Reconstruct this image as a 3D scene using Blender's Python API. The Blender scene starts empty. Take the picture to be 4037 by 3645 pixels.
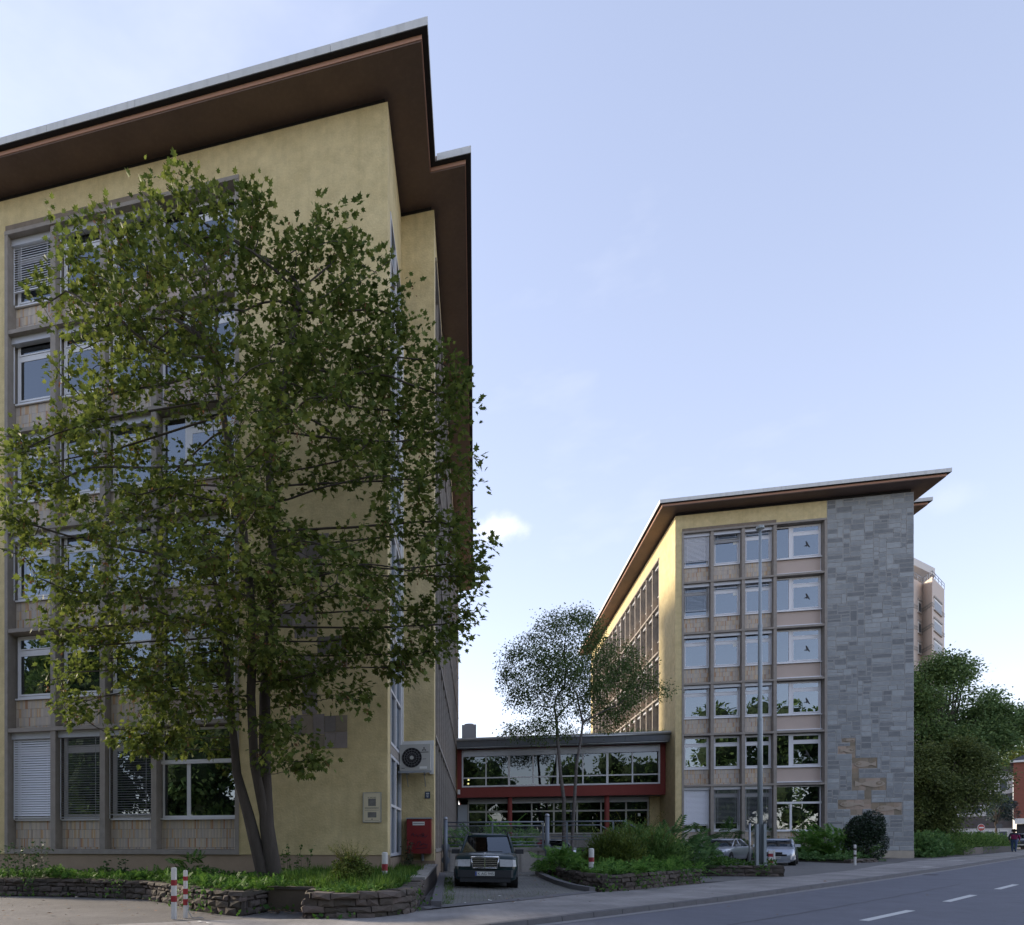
import bpy, bmesh, math, random
import numpy as np
from mathutils import Vector, Matrix, Euler
R = math.radians
random.seed(7)
RNG = np.random.default_rng(7)
sc = bpy.context.scene
COL = sc.collection

# ------------------------------------------------------------------ camera
YAW = R(13.25)
EYE = 1.5
cd = bpy.data.cameras.new('camera')
cam = bpy.data.objects.new('camera', cd)
COL.objects.link(cam)
cam.location = (0, 0, EYE)
cam.rotation_euler = (R(90), 0, YAW)
cd.sensor_fit = 'HORIZONTAL'
cd.sensor_width = 36.0
cd.lens = 36.0 * 2600 / 4037
cd.shift_x = (2018.5 - 1260) / 4037
cd.shift_y = (3324 - 1822.5) / 4037
cd.clip_start = 0.1
cd.clip_end = 3000
sc.camera = cam

# ------------------------------------------------------------------ sky
SUN_AZ = (-0.93, 0.37)
SUN_EL = R(21)
w = bpy.data.worlds.new('World')
sc.world = w
w.use_nodes = True
nt = w.node_tree
nt.nodes.clear()
def wn(t, **k):
    n = nt.nodes.new(t)
    for a, b in k.items():
        setattr(n, a, b)
    return n
out = wn('ShaderNodeOutputWorld')
bg = wn('ShaderNodeBackground')
bg.inputs[1].default_value = 0.15
sky = wn('ShaderNodeTexSky', sky_type='NISHITA')
sky.sun_disc = False
sky.sun_elevation = SUN_EL
sky.sun_rotation = math.atan2(SUN_AZ[0], SUN_AZ[1])
sky.altitude = 60
sky.air_density = 1.0
sky.dust_density = 0.15
sky.ozone_density = 1.6
hsv = wn('ShaderNodeHueSaturation')
hsv.inputs['Saturation'].default_value = 0.92
hsv.inputs['Value'].default_value = 1.22
tint = wn('ShaderNodeMixRGB', blend_type='MULTIPLY')
tint.inputs[0].default_value = 1.0
tint.inputs[2].default_value = (1.07, 0.96, 1.01, 1)
geo = wn('ShaderNodeTexCoord')
# thin veil and small cumulus, in the direction of the sky itself
def nz(scale, detail, rough):
    n = wn('ShaderNodeTexNoise')
    n.inputs['Scale'].default_value = scale
    n.inputs['Detail'].default_value = detail
    n.inputs['Roughness'].default_value = rough
    return n
L = nt.links.new
mp = wn('ShaderNodeMapping')
mp.inputs['Scale'].default_value = (1, 1, 2.6)
mp.inputs['Location'].default_value = (3.3, 5.1, 1.4)
L(geo.outputs['Generated'], mp.inputs[0])
n1 = nz(1.7, 6, 0.6)
L(mp.outputs[0], n1.inputs['Vector'])
r1 = wn('ShaderNodeMapRange')
r1.inputs[1].default_value = 0.56; r1.inputs[2].default_value = 0.85
r1.inputs[3].default_value = 0.0; r1.inputs[4].default_value = 0.30
L(n1.outputs[0], r1.inputs[0])
# one small cloud low over the wing: distance of the view direction from a point of the sky
def cdir(px, py):
    X = (px - 1260) / 2600; Y = -(py - 3324) / 2600
    v = Vector((X * math.cos(YAW) - math.sin(YAW), X * math.sin(YAW) + math.cos(YAW), Y))
    return v.normalized()
def puff(px, py, rx, soft, gain):
    sub = wn('ShaderNodeVectorMath', operation='SUBTRACT')
    sub.inputs[1].default_value = cdir(px, py)
    nrm = wn('ShaderNodeVectorMath', operation='NORMALIZE')
    L(geo.outputs['Generated'], nrm.inputs[0])
    L(nrm.outputs[0], sub.inputs[0])
    m2 = wn('ShaderNodeVectorMath', operation='MULTIPLY')
    m2.inputs[1].default_value = (1, 1, 1.7)
    L(sub.outputs[0], m2.inputs[0])
    ln = wn('ShaderNodeVectorMath', operation='LENGTH')
    L(m2.outputs[0], ln.inputs[0])
    nn = nz(26, 6, 0.6)
    L(nrm.outputs[0], nn.inputs['Vector'])
    ad = wn('ShaderNodeMath', operation='MULTIPLY_ADD')
    L(nn.outputs[0], ad.inputs[0]); ad.inputs[1].default_value = -soft
    L(ln.outputs['Value'], ad.inputs[2])
    rr = wn('ShaderNodeMapRange', interpolation_type='SMOOTHSTEP')
    rr.inputs[1].default_value = rx - soft * 0.5; rr.inputs[2].default_value = -soft * 0.55
    rr.inputs[3].default_value = 0; rr.inputs[4].default_value = gain
    L(ad.outputs[0], rr.inputs[0])
    return rr
p1 = puff(1965, 2085, 0.045, 0.06, 1.0)
p2 = puff(3760, 1960, 0.03, 0.05, 0.10)
mx = wn('ShaderNodeMath', operation='MAXIMUM')
L(p1.outputs[0], mx.inputs[0]); L(p2.outputs[0], mx.inputs[1])
mx2 = wn('ShaderNodeMath', operation='MAXIMUM')
L(mx.outputs[0], mx2.inputs[0]); L(r1.outputs[0], mx2.inputs[1])
gam = wn('ShaderNodeGamma')
gam.inputs[1].default_value = 0.62
L(sky.outputs[0], gam.inputs[0])
L(gam.outputs[0], hsv.inputs['Color'])
L(hsv.outputs[0], tint.inputs[1])
mixc = wn('ShaderNodeMixRGB')
mixc.inputs[2].default_value = (3.2, 3.2, 3.25, 1)
L(mx2.outputs[0], mixc.inputs[0])
L(tint.outputs[0], mixc.inputs[1])
L(mixc.outputs[0], bg.inputs[0])
L(bg.outputs[0], out.inputs[0])

# ------------------------------------------------------------------ sun
sd = bpy.data.lights.new('sun', 'SUN')
sd.energy = 2.4
sd.angle = R(10)
sd.color = (1.0, 0.86, 0.66)
sun = bpy.data.objects.new('sun', sd)
COL.objects.link(sun)
sdir = Vector((SUN_AZ[0] * math.cos(SUN_EL), SUN_AZ[1] * math.cos(SUN_EL), math.sin(SUN_EL)))
sun.rotation_euler = sdir.to_track_quat('Z', 'Y').to_euler()
sun.location = (-30, 30, 60)

vs = sc.view_settings
vs.view_transform = 'Standard'
vs.look = 'None'
vs.gamma = 1.0
vs.use_curve_mapping = False
vs.exposure = 1.55
sc.cycles.max_bounces = 8
sc.cycles.transparent_max_bounces = 16
sc.cycles.caustics_reflective = False
sc.cycles.caustics_refractive = False

# ------------------------------------------------------------------ helpers
def gz(u, v):
    return .009 * u + .008 * v - .0447

MATS = {}
def mat(name, col, rough=0.7, metal=0.0, noise=0.0, nscale=8.0, bump=0.0, bscale=40.0, island=0.0, objrand=0.0,
        spec=0.5, transl=0.0, col2=None, coat=0.0, stretch=None, streak=0.0, nlo=0.35, nhi=0.7):
    if name in MATS:
        return MATS[name]
    m = bpy.data.materials.new(name)
    m.use_nodes = True
    t = m.node_tree
    b = t.nodes['Principled BSDF']
    lk = t.links.new
    b.inputs['Roughness'].default_value = rough
    b.inputs['Metallic'].default_value = metal
    b.inputs['Specular IOR Level'].default_value = spec
    if coat:
        b.inputs['Coat Weight'].default_value = coat
        b.inputs['Coat Roughness'].default_value = 0.04
    rgb = t.nodes.new('ShaderNodeRGB')
    rgb.outputs[0].default_value = (*col, 1)
    cur = rgb.outputs[0]
    tc = t.nodes.new('ShaderNodeTexCoord')
    vec = tc.outputs['Object']
    if stretch:
        mpg = t.nodes.new('ShaderNodeMapping')
        mpg.inputs['Scale'].default_value = stretch
        lk(vec, mpg.inputs[0]); vec = mpg.outputs[0]
    def noise_fac(scale, detail, lo, hi):
        n = t.nodes.new('ShaderNodeTexNoise')
        n.inputs['Scale'].default_value = scale
        n.inputs['Detail'].default_value = detail
        lk(vec, n.inputs['Vector'])
        r = t.nodes.new('ShaderNodeMapRange')
        r.inputs[1].default_value = lo; r.inputs[2].default_value = hi
        lk(n.outputs[0], r.inputs[0])
        return r.outputs[0]
    def mixin(fac, c2, amount=1.0, blend='MIX'):
        nonlocal cur
        mnode = t.nodes.new('ShaderNodeMixRGB'); mnode.blend_type = blend
        mul = t.nodes.new('ShaderNodeMath'); mul.operation = 'MULTIPLY'
        lk(fac, mul.inputs[0]); mul.inputs[1].default_value = amount
        lk(mul.outputs[0], mnode.inputs[0])
        lk(cur, mnode.inputs[1])
        mnode.inputs[2].default_value = (*c2, 1)
        cur = mnode.outputs[0]
    if col2 is not None:
        mixin(noise_fac(nscale * 0.35, 5, nlo, nhi), col2)
    if noise:
        mixin(noise_fac(nscale, 6, 0.35, 0.7), tuple(c * 0.45 for c in col), noise)
        mixin(noise_fac(nscale * 7, 3, 0.45, 0.75), tuple(min(1, c * 1.5) for c in col), noise * 0.5)
    if streak:
        vec0 = vec
        mpg = t.nodes.new('ShaderNodeMapping')
        mpg.inputs['Scale'].default_value = (6, 6, 0.35)
        lk(tc.outputs['Object'], mpg.inputs[0]); vec = mpg.outputs[0]
        mixin(noise_fac(1.0, 5, 0.5, 0.75), tuple(c * 0.35 for c in col), streak)
        vec = vec0
    def val_jitter(fac, amt):
        nonlocal cur
        h = t.nodes.new('ShaderNodeHueSaturation')
        r = t.nodes.new('ShaderNodeMapRange')
        r.inputs[3].default_value = 1 - amt; r.inputs[4].default_value = 1 + amt
        lk(fac, r.inputs[0]); lk(r.outputs[0], h.inputs['Value'])
        r2 = t.nodes.new('ShaderNodeMapRange')
        r2.inputs[3].default_value = 0.5 + amt * 0.05; r2.inputs[4].default_value = 0.5 - amt * 0.05
        lk(fac, r2.inputs[0]); lk(r2.outputs[0], h.inputs['Hue'])
        lk(cur, h.inputs['Color']); cur = h.outputs[0]
    if island:
        g = t.nodes.new('ShaderNodeNewGeometry')
        val_jitter(g.outputs['Random Per Island'], island)
    if objrand:
        o = t.nodes.new('ShaderNodeObjectInfo')
        val_jitter(o.outputs['Random'], objrand)
    lk(cur, b.inputs['Base Color'])
    if bump:
        n = t.nodes.new('ShaderNodeTexNoise')
        n.inputs['Scale'].default_value = bscale
        n.inputs['Detail'].default_value = 5
        lk(vec, n.inputs['Vector'])
        bp = t.nodes.new('ShaderNodeBump')
        bp.inputs['Strength'].default_value = bump
        bp.inputs['Distance'].default_value = 0.02
        lk(n.outputs[0], bp.inputs['Height'])
        lk(bp.outputs[0], b.inputs['Normal'])
    if transl:
        b.inputs['Specular IOR Level'].default_value = .22
        b.inputs['Roughness'].default_value = max(rough, .62)
        tr = t.nodes.new('ShaderNodeBsdfTranslucent')
        lk(cur, tr.inputs['Color'])
        ms = t.nodes.new('ShaderNodeMixShader')
        ms.inputs[0].default_value = transl
        lk(b.outputs[0], ms.inputs[1]); lk(tr.outputs[0], ms.inputs[2])
        lk(ms.outputs[0], t.nodes['Material Output'].inputs[0])
    MATS[name] = m
    return m

def glass_mat(name, base, tintc, rough=0.0):
    m = bpy.data.materials.new(name)
    m.use_nodes = True
    t = m.node_tree
    t.nodes.clear()
    lk = t.links.new
    o = t.nodes.new('ShaderNodeOutputMaterial')
    tr = t.nodes.new('ShaderNodeBsdfTransparent'); tr.inputs[0].default_value = (*tintc, 1)
    gl = t.nodes.new('ShaderNodeBsdfGlossy'); gl.inputs['Roughness'].default_value = rough
    gl.inputs[0].default_value = (0.80, 0.90, 1.0, 1)
    fr = t.nodes.new('ShaderNodeFresnel'); fr.inputs[0].default_value = 1.5
    # faint waviness of each pane
    n = t.nodes.new('ShaderNodeTexNoise'); n.inputs['Scale'].default_value = 1.1; n.inputs['Detail'].default_value = 1
    tcn = t.nodes.new('ShaderNodeTexCoord'); lk(tcn.outputs['Object'], n.inputs['Vector'])
    bp = t.nodes.new('ShaderNodeBump'); bp.inputs['Strength'].default_value = 0.06; bp.inputs['Distance'].default_value = 0.03
    lk(n.outputs[0], bp.inputs['Height']); lk(bp.outputs[0], gl.inputs['Normal'])
    r = t.nodes.new('ShaderNodeMapRange')
    r.inputs[1].default_value = 0.04; r.inputs[2].default_value = 1.0
    r.inputs[3].default_value = base; r.inputs[4].default_value = 1.0
    lk(fr.outputs[0], r.inputs[0])
    ms = t.nodes.new('ShaderNodeMixShader')
    lk(r.outputs[0], ms.inputs[0]); lk(tr.outputs[0], ms.inputs[1]); lk(gl.outputs[0], ms.inputs[2])
    lk(ms.outputs[0], o.inputs[0])
    MATS[name] = m
    return m

class MB:
    """collects simple solids and links them as one mesh object"""
    def __init__(s):
        s.v = []; s.f = []; s.mi = []; s.cur = 0
    def add(s, vs_, fs):
        o = len(s.v)
        s.v.extend([tuple(p) for p in vs_])
        for f in fs:
            s.f.append(tuple(i + o for i in f)); s.mi.append(s.cur)
        return s
    def box(s, x0, x1, y0, y1, z0, z1):
        return s.add([(x0, y0, z0), (x1, y0, z0), (x1, y1, z0), (x0, y1, z0), (x0, y0, z1), (x1, y0, z1), (x1, y1, z1), (x0, y1, z1)],
                     [(0, 3, 2, 1), (4, 5, 6, 7), (0, 1, 5, 4), (1, 2, 6, 5), (2, 3, 7, 6), (3, 0, 4, 7)])
    def hexa(s, p):   # 8 points, bottom ring then top ring
        return s.add(p, [(0, 3, 2, 1), (4, 5, 6, 7), (0, 1, 5, 4), (1, 2, 6, 5), (2, 3, 7, 6), (3, 0, 4, 7)])
    def prism(s, poly, z0, z1):
        n = len(poly)
        vs_ = [(x, y, z0) for x, y in poly] + [(x, y, z1) for x, y in poly]
        fs = [tuple(range(n - 1, -1, -1)), tuple(range(n, 2 * n))] + [(i, (i + 1) % n, n + (i + 1) % n, n + i) for i in range(n)]
        return s.add(vs_, fs)
    def prism_xz(s, poly, y0, y1):
        n = len(poly)
        vs_ = [(x, y0, z) for x, z in poly] + [(x, y1, z) for x, z in poly]
        fs = [tuple(range(n)), tuple(range(2 * n - 1, n - 1, -1))] + [(i, n + i, n + (i + 1) % n, (i + 1) % n) for i in range(n)]
        return s.add(vs_, fs)
    def tube(s, pts, rad, n=8, cap=True):
        pts = [Vector(p) for p in pts]
        if not isinstance(rad, (list, tuple)):
            rad = [rad] * len(pts)
        rings = []
        up = None
        for i, p in enumerate(pts):
            d = (pts[min(i + 1, len(pts) - 1)] - pts[max(i - 1, 0)]).normalized()
            if up is None:
                a = Vector((0, 0, 1)) if abs(d.z) < 0.9 else Vector((1, 0, 0))
                up = a.cross(d).normalized()
            e1 = (up - d * up.dot(d)).normalized()
            up = e1
            e2 = d.cross(e1)
            rings.append([p + (e1 * math.cos(2 * math.pi * k / n) + e2 * math.sin(2 * math.pi * k / n)) * rad[i] for k in range(n)])
        vs_ = [q for r_ in rings for q in r_]
        fs = []
        for i in range(len(pts) - 1):
            for k in range(n):
                a = i * n + k; b = i * n + (k + 1) % n
                fs.append((a, b, b + n, a + n))
        if cap:
            fs.append(tuple(range(n - 1, -1, -1)))
            fs.append(tuple((len(pts) - 1) * n + k for k in range(n)))
        return s.add(vs_, fs)
    def mesh(s, name, mats, smooth=False):
        me = bpy.data.meshes.new(name)
        me.from_pydata(s.v, [], s.f)
        for m in (mats if isinstance(mats, (list, tuple)) else [mats]):
            me.materials.append(m)
        if any(s.mi):
            me.polygons.foreach_set('material_index', s.mi)
        if smooth:
            me.polygons.foreach_set('use_smooth', [True] * len(s.f))
        me.update()
        return me
    def build(s, name, mats, parent=None, loc=(0, 0, 0), rot=0.0, smooth=False):
        return inst(name, s.mesh(name, mats, smooth), parent, loc, rot)

def inst(name, me, parent=None, loc=(0, 0, 0), rot=0.0):
    o = bpy.data.objects.new(name, me)
    COL.objects.link(o)
    o.location = loc
    if isinstance(rot, (tuple, list)):
        o.rotation_euler = rot
    else:
        o.rotation_euler = (0, 0, rot)
    if parent:
        o.parent = parent
    return o
def tag(o, label=None, cat=None, group=None, kind=None):
    if label: o['label'] = label
    if cat: o['category'] = cat
    if group: o['group'] = group
    if kind: o['kind'] = kind
    return o
def thing(name, loc, label, cat, rot=0.0, group=None):
    return tag(inst(name, None, None, loc, rot), label, cat, group)
def stuff(o):
    o['kind'] = 'stuff'; return o
def struct(o):
    o['kind'] = 'structure'; return o
def text(name, body, size, parent, loc, rot, material, extr=0.001, align='CENTER'):
    c = bpy.data.curves.new(name, 'FONT')
    c.body = body; c.size = size; c.extrude = extr; c.align_x = align
    o = bpy.data.objects.new(name, c)
    COL.objects.link(o)
    bpy.context.view_layer.update()
    me = bpy.data.meshes.new_from_object(o.evaluated_get(bpy.context.evaluated_depsgraph_get()))
    bpy.data.objects.remove(o)
    bpy.data.curves.remove(c)
    me.materials.clear(); me.materials.append(material)
    return inst(name, me, parent, loc, rot)
# ------------------------------------------------------------------ materials
M_PL = mat('plaster_yellow', (.71, .58, .315), .95, noise=.34, nscale=3.2, bump=.9, bscale=14, streak=.14, col2=(.60, .48, .245), stretch=None)
M_PLINTH = mat('plinth_render', (.38, .285, .20), .95, noise=.2, nscale=2, bump=.3, bscale=50)
M_CONC = mat('exposed_aggregate', (.325, .29, .255), .95, noise=.30, nscale=4, bump=.4, bscale=70)
M_CONC2 = mat('concrete_grey', (.34, .32, .29), .9, noise=.45, nscale=2.0, bump=.2, bscale=30, streak=.5)
M_SOF = mat('soffit_brown', (.205, .135, .105), .8, noise=.3, nscale=1.0, bump=.1, bscale=20, col2=(.15, .105, .085))
M_BOARD = mat('edge_board', (.52, .29, .20), .7, noise=.15)
M_DARK = mat('dark_slot', (.02, .018, .018), .9)
M_FASC = mat('fascia_metal', (.62, .62, .60), .5, metal=.0, noise=.1, nscale=3, streak=.25, objrand=.06)
M_FRAME = mat('window_frame', (.74, .74, .76), .35, noise=.06)
M_FRAME2 = mat('window_frame_beige', (.48, .47, .42), .45, noise=.06)
M_BOX = mat('blind_box', (.50, .51, .54), .35, metal=.2, noise=.06)
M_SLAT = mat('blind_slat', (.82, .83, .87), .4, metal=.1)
M_SLAT_SHADE = mat('blind_slat_shaded', (.42, .43, .46), .4, metal=.2)  # same slats, with the shade of opened blinds put into the colour
M_SPAN = mat('spandrel_panel', (.50, .40, .34), .55, noise=.08, nscale=2)
M_TILEJ = mat('tile_joint', (.15, .115, .09), .9)
M_WHITE = mat('white_paint', (.78, .77, .74), .5, noise=.12, nscale=6)
M_RED = mat('red_render', (.235, .052, .042), .9, noise=.12, nscale=2, bump=.3, bscale=40)
M_STEEL = mat('galvanised_steel', (.36, .38, .42), .42, metal=.6, noise=.15, nscale=12)
M_RAIL = mat('painted_rail', (.20, .225, .26), .45, metal=.3, noise=.1)
M_ZINC = mat('zinc_sheet', (.42, .45, .48), .35, metal=.7, noise=.2, nscale=3)
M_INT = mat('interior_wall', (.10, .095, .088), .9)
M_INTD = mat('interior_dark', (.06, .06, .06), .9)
M_BLACK = mat('black_rubber', (.012, .012, .013), .6)
M_CURT = mat('curtain', (.55, .55, .54), .9, noise=.1, stretch=(14, 14, .6))
GLASS = glass_mat('window_glass', .21, (.36, .39, .40))
GLASS2 = glass_mat('wing_glass', .12, (.22, .25, .23))
M_PAPER = mat('paper', (.8, .8, .76), .8)

def tile_mat():
    m = bpy.data.materials.new('strip_tile')
    m.use_nodes = True
    t = m.node_tree; lk = t.links.new
    b = t.nodes['Principled BSDF']
    g = t.nodes.new('ShaderNodeNewGeometry'); o = t.nodes.new('ShaderNodeObjectInfo')
    a = t.nodes.new('ShaderNodeMath'); a.operation = 'ADD'
    lk(g.outputs['Random Per Island'], a.inputs[0]); lk(o.outputs['Random'], a.inputs[1])
    fr = t.nodes.new('ShaderNodeMath'); fr.operation = 'FRACT'; lk(a.outputs[0], fr.inputs[0])
    cr = t.nodes.new('ShaderNodeValToRGB')
    cr.color_ramp.interpolation = 'CONSTANT'
    e = cr.color_ramp.elements
    e[0].position = 0; e[0].color = (.60, .52, .44, 1)
    e[1].position = .3; e[1].color = (.66, .57, .46, 1)
    for p, c in ((.55, (.56, .50, .45)), (.72, (.68, .55, .38)), (.84, (.62, .42, .25)), (.93, (.52, .30, .18)), (.97, (.46, .38, .33))):
        k = e.new(p); k.color = (*c, 1)
    lk(fr.outputs[0], cr.inputs[0]); lk(cr.outputs[0], b.inputs['Base Color'])
    b.inputs['Roughness'].default_value = .45
    return m
M_TILE = tile_mat()

# ------------------------------------------------------------------ office building kit (local x along wall, y inward, z up)
MC = {}
def cached(key, fn):
    if key not in MC:
        MC[key] = fn()
    return MC[key]
REC = .42
def frame_rect(mb, x0, x1, y0, y1, z0, z1, t):
    mb.box(x0, x0 + t, y0, y1, z0, z1); mb.box(x1 - t, x1, y0, y1, z0, z1)
    mb.box(x0 + t, x1 - t, y0 + .002, y1, z0, z0 + t); mb.box(x0 + t, x1 - t, y0 + .002, y1, z1 - t, z1)
def narrow_frame(wd, h):
    def fn():
        mb = MB()
        frame_rect(mb, .07, wd, REC - .02, REC + .08, 0, h, .075)
        zt = h - .62
        mb.box(.145, wd - .075, REC - .015, REC + .08, zt, zt + .13)
        frame_rect(mb, .155, wd - .085, REC - .035, REC - .021, .085, zt - .01, .06)
        frame_rect(mb, .155, wd - .085, REC - .035, REC - .021, zt + .14, h - .085, .045)
        mb.box(.02, wd, REC - .10, REC - .036, -.055, -.004)
        return mb.mesh('window', M_FRAME)
    return cached(('nf', round(wd, 2), h), fn)
def pane_mesh(x0, x1, z0, z1, y):
    k = ('pane', round(x0, 3), round(x1, 3), round(z0, 3), round(z1, 3), round(y, 3))
    return cached(k, lambda: MB().box(x0, x1, y, y + .012, z0, z1).mesh('pane', GLASS))
def tile_panel(wd, h, seed=0):
    def fn():
        rnd = random.Random(seed * 13 + int(wd * 100))
        mb = MB()
        mb.cur = 1
        mb.box(0, wd, REC + .02, REC + .10, 0, h)
        mb.cur = 0
        tw = .0495; z = h; n = int(wd / tw)
        tw = wd / n
        row = 0
        while z > .005:
            hh = min(.30, z)
            for i in range(n):
                y = REC - .012 + rnd.uniform(-.002, .002)
                mb.box(i * tw + .006, (i + 1) * tw - .006, y, REC + .018, z - hh + .005, z - .003)
            z -= hh; row += 1
        return mb.mesh('tile_panel', [M_TILE, M_TILEJ])
    return cached(('tile', round(wd, 2), round(h, 2), seed), fn)
def blind_mesh(wd, top, drop, tilt, dim):
    def fn():
        mb = MB()
        n = max(1, int(drop / .082))
        a = R(tilt)
        dy, dz = .04 * math.cos(a), .04 * math.sin(a)
        for i in range(n):
            z = top - .05 - i * .082
            y = .27
            mb.hexa([(.02, y - dy, z - dz), (wd - .02, y - dy, z - dz), (wd - .02, y + dy, z + dz), (.02, y + dy, z + dz),
                     (.02, y - dy, z - dz + .004), (wd - .02, y - dy, z - dz + .004), (wd - .02, y + dy, z + dz + .004), (.02, y + dy, z + dz + .004)])
        zb = top - .05 - n * .082
        mb.box(.02, wd - .02, .24, .30, zb - .03, zb)
        for x in (.02 + wd * .18, wd * .82):
            mb.box(x - .006, x + .006, .262, .268, zb, top)
        return mb.mesh('blind', M_SLAT_SHADE if dim else M_SLAT)
    return cached(('blind', round(wd, 2), round(top, 2), round(drop, 2), tilt, dim), fn)

def curtain_mesh(wd, h, kind):
    mb = MB()
    x0, x1 = (.1, wd - .05) if kind == 'full' else ((.1, wd * .42) if kind == 'left' else (wd * .6, wd - .05))
    n = int((x1 - x0) / .035)
    for i in range(n):
        a = x0 + (x1 - x0) * i / n; b_ = x0 + (x1 - x0) * (i + 1) / n
        ya = REC + .16 + .025 * (i % 2); yb = REC + .16 + .025 * ((i + 1) % 2)
        mb.add([(a, ya, .05), (b_, yb, .05), (b_, yb, h - .05), (a, ya, h - .05)], [(0, 1, 2, 3)])
    return mb.mesh('curtain', M_CURT)
def narrow_window(b, loc, rot, wd, h, box, blind, detail=True, paper=False, curtain=None):
    """window with transom; loc is the lower left corner of the opening at the wall face"""
    win = inst('window', narrow_frame(wd, h), b, loc, rot)
    zt = h - .62
    inst('pane', pane_mesh(.21, wd - .14, .14, zt - .06, REC - .02), win)
    inst('pane', pane_mesh(.21, wd - .14, zt + .18, h - .13, REC - .02), win)
    if box:
        inst('blind_box', cached(('box', round(wd, 2), h), lambda: MB().box(.0, wd - .004, .17, .36, h - .19, h + .045).mesh('blind_box', M_BOX)), win)
        if detail:
            for x in (.035, wd - .04):
                inst('guide_rail', cached(('gr', round(x, 2), h), lambda: MB().box(x - .012, x + .012, .25, .28, -.02, h - .19).mesh('guide_rail', M_SLAT)), win)
    if blind:
        drop, tilt, dim = blind
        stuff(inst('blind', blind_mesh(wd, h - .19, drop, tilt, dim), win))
    if curtain:
        inst('curtain', cached(('cu', round(wd, 2), round(h, 2), curtain), lambda: curtain_mesh(wd, h, curtain)), win)
    if paper:
        inst('paper_note', cached(('pp', round(wd, 2)), lambda: MB().box(wd - .38, wd - .16, REC - .024, REC - .021, 1.28, 1.55).mesh('paper_note', M_PAPER)), win)
    return win
BIRD = [(-.02, -.16), (.03, -.10), (.10, -.20), (.17, -.22), (.13, -.13), (.08, -.02), (.05, .06), (0, .14), (-.03, .20), (-.09, .21),
        (-.085, .12), (-.06, .03), (-.05, -.02), (-.11, -.06), (-.17, -.07), (-.18, -.11), (-.12, -.12), (-.07, -.10)]
def wide_window(b, loc, rot, wd, h, bird, tilt=False):
    def fn():
        mb = MB()
        y0, y1 = REC - .02, REC + .08
        frame_rect(mb, .03, wd - .02, y0, y1, 0, h, .09)
        xm = wd * .31
        mb.box(xm, xm + .22, y0 - .004, y1, .09, h - .09)
        zt = h - .60
        mb.box(xm + .22, wd - .11, y0, y1, zt, zt + .14)
        frame_rect(mb, xm + .2, wd - .12, y0 - .02, y0 - .005, .10, zt - .01, .06)
        frame_rect(mb, xm + .2, wd - .12, y0 - .02, y0 - .005, zt + .14, h - .09, .05)
        mb.box(.0, wd, REC - .14, REC - .041, -.06, -.003)
        return mb.mesh('window', M_FRAME)
    win = inst('window', cached(('wf', wd, h), fn), b, loc, rot)
    xm = wd * .31; zt = h - .60
    inst('pane', pane_mesh(.12, xm, .09, h - .09, REC - .0), win)
    inst('pane', pane_mesh(xm + .26, wd - .18, .16, zt - .07, REC - .03), win)
    inst('pane', pane_mesh(xm + .25, wd - .17, zt + .19, h - .14, REC - .03), win)
    if bird:
        inst('bird_sticker', cached('bird', lambda: MB().prism_xz(BIRD, -.001, .001).mesh('bird_sticker', mat('sticker_black', (.015, .016, .02), .5))),
             win, (wd * .70, REC - .036, h * .40))
    # spandrel below
    def sp():
        mb = MB()
        mb.box(.06, wd - .05, REC + .0, REC + .06, -.96, -.07)
        return mb.mesh('spandrel', M_SPAN)
    s = inst('spandrel', cached(('sp', wd), sp), b, loc, rot)
    def spf():
        mb = MB()
        mb.box(.03, .06, REC - .02, REC + .07, -.96, -.065); mb.box(wd - .05, wd - .02, REC - .02, REC + .07, -.96, -.065)
        mb.box(0, wd, REC - .16, REC + .05, -1.03, -.962)
        return mb.mesh('trim', M_FRAME)
    inst('trim', cached(('spf', wd), spf), s)
    return win
def ground_window(b, loc, rot, wd, h):
    def fn():
        mb = MB()
        y0, y1 = REC - .02, REC + .08
        frame_rect(mb, .03, wd - .02, y0, y1, 0, h, .075)
        zt = h * .60
        mb.box(.0, wd - .005, y0 - .05, y1, zt, zt + .13)
        mb.box(wd * .33, wd * .33 + .13, y0, y1, .075, zt)
        mb.box(.0, wd, REC - .14, REC - .023, -.06, -.003)
        return mb.mesh('window', M_FRAME)
    win = inst('window', cached(('gw', wd, h), fn), b, loc, rot)
    zt = h * .60
    inst('pane', pane_mesh(.105, wd * .33, .075, zt, REC), win)
    inst('pane', pane_mesh(wd * .33 + .13, wd - .095, .075, zt, REC), win)
    inst('pane', pane_mesh(.105, wd - .095, zt + .13, h - .075, REC), win)
    def rails():
        mb = MB()
        n = 15
        for i in range(n):
            x = .18 + (wd - .36) * i / (n - 1)
            mb.box(x - .009, x + .009, REC + .30, REC + .318, .05, .72)
        mb.box(.14, wd - .14, REC + .298, REC + .32, .70, .73)
        return mb.mesh('window_guard', mat('guard_blue', (.05, .22, .30), .5))
    inst('window_guard', cached(('guard', wd), rails), win)
    return win

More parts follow.
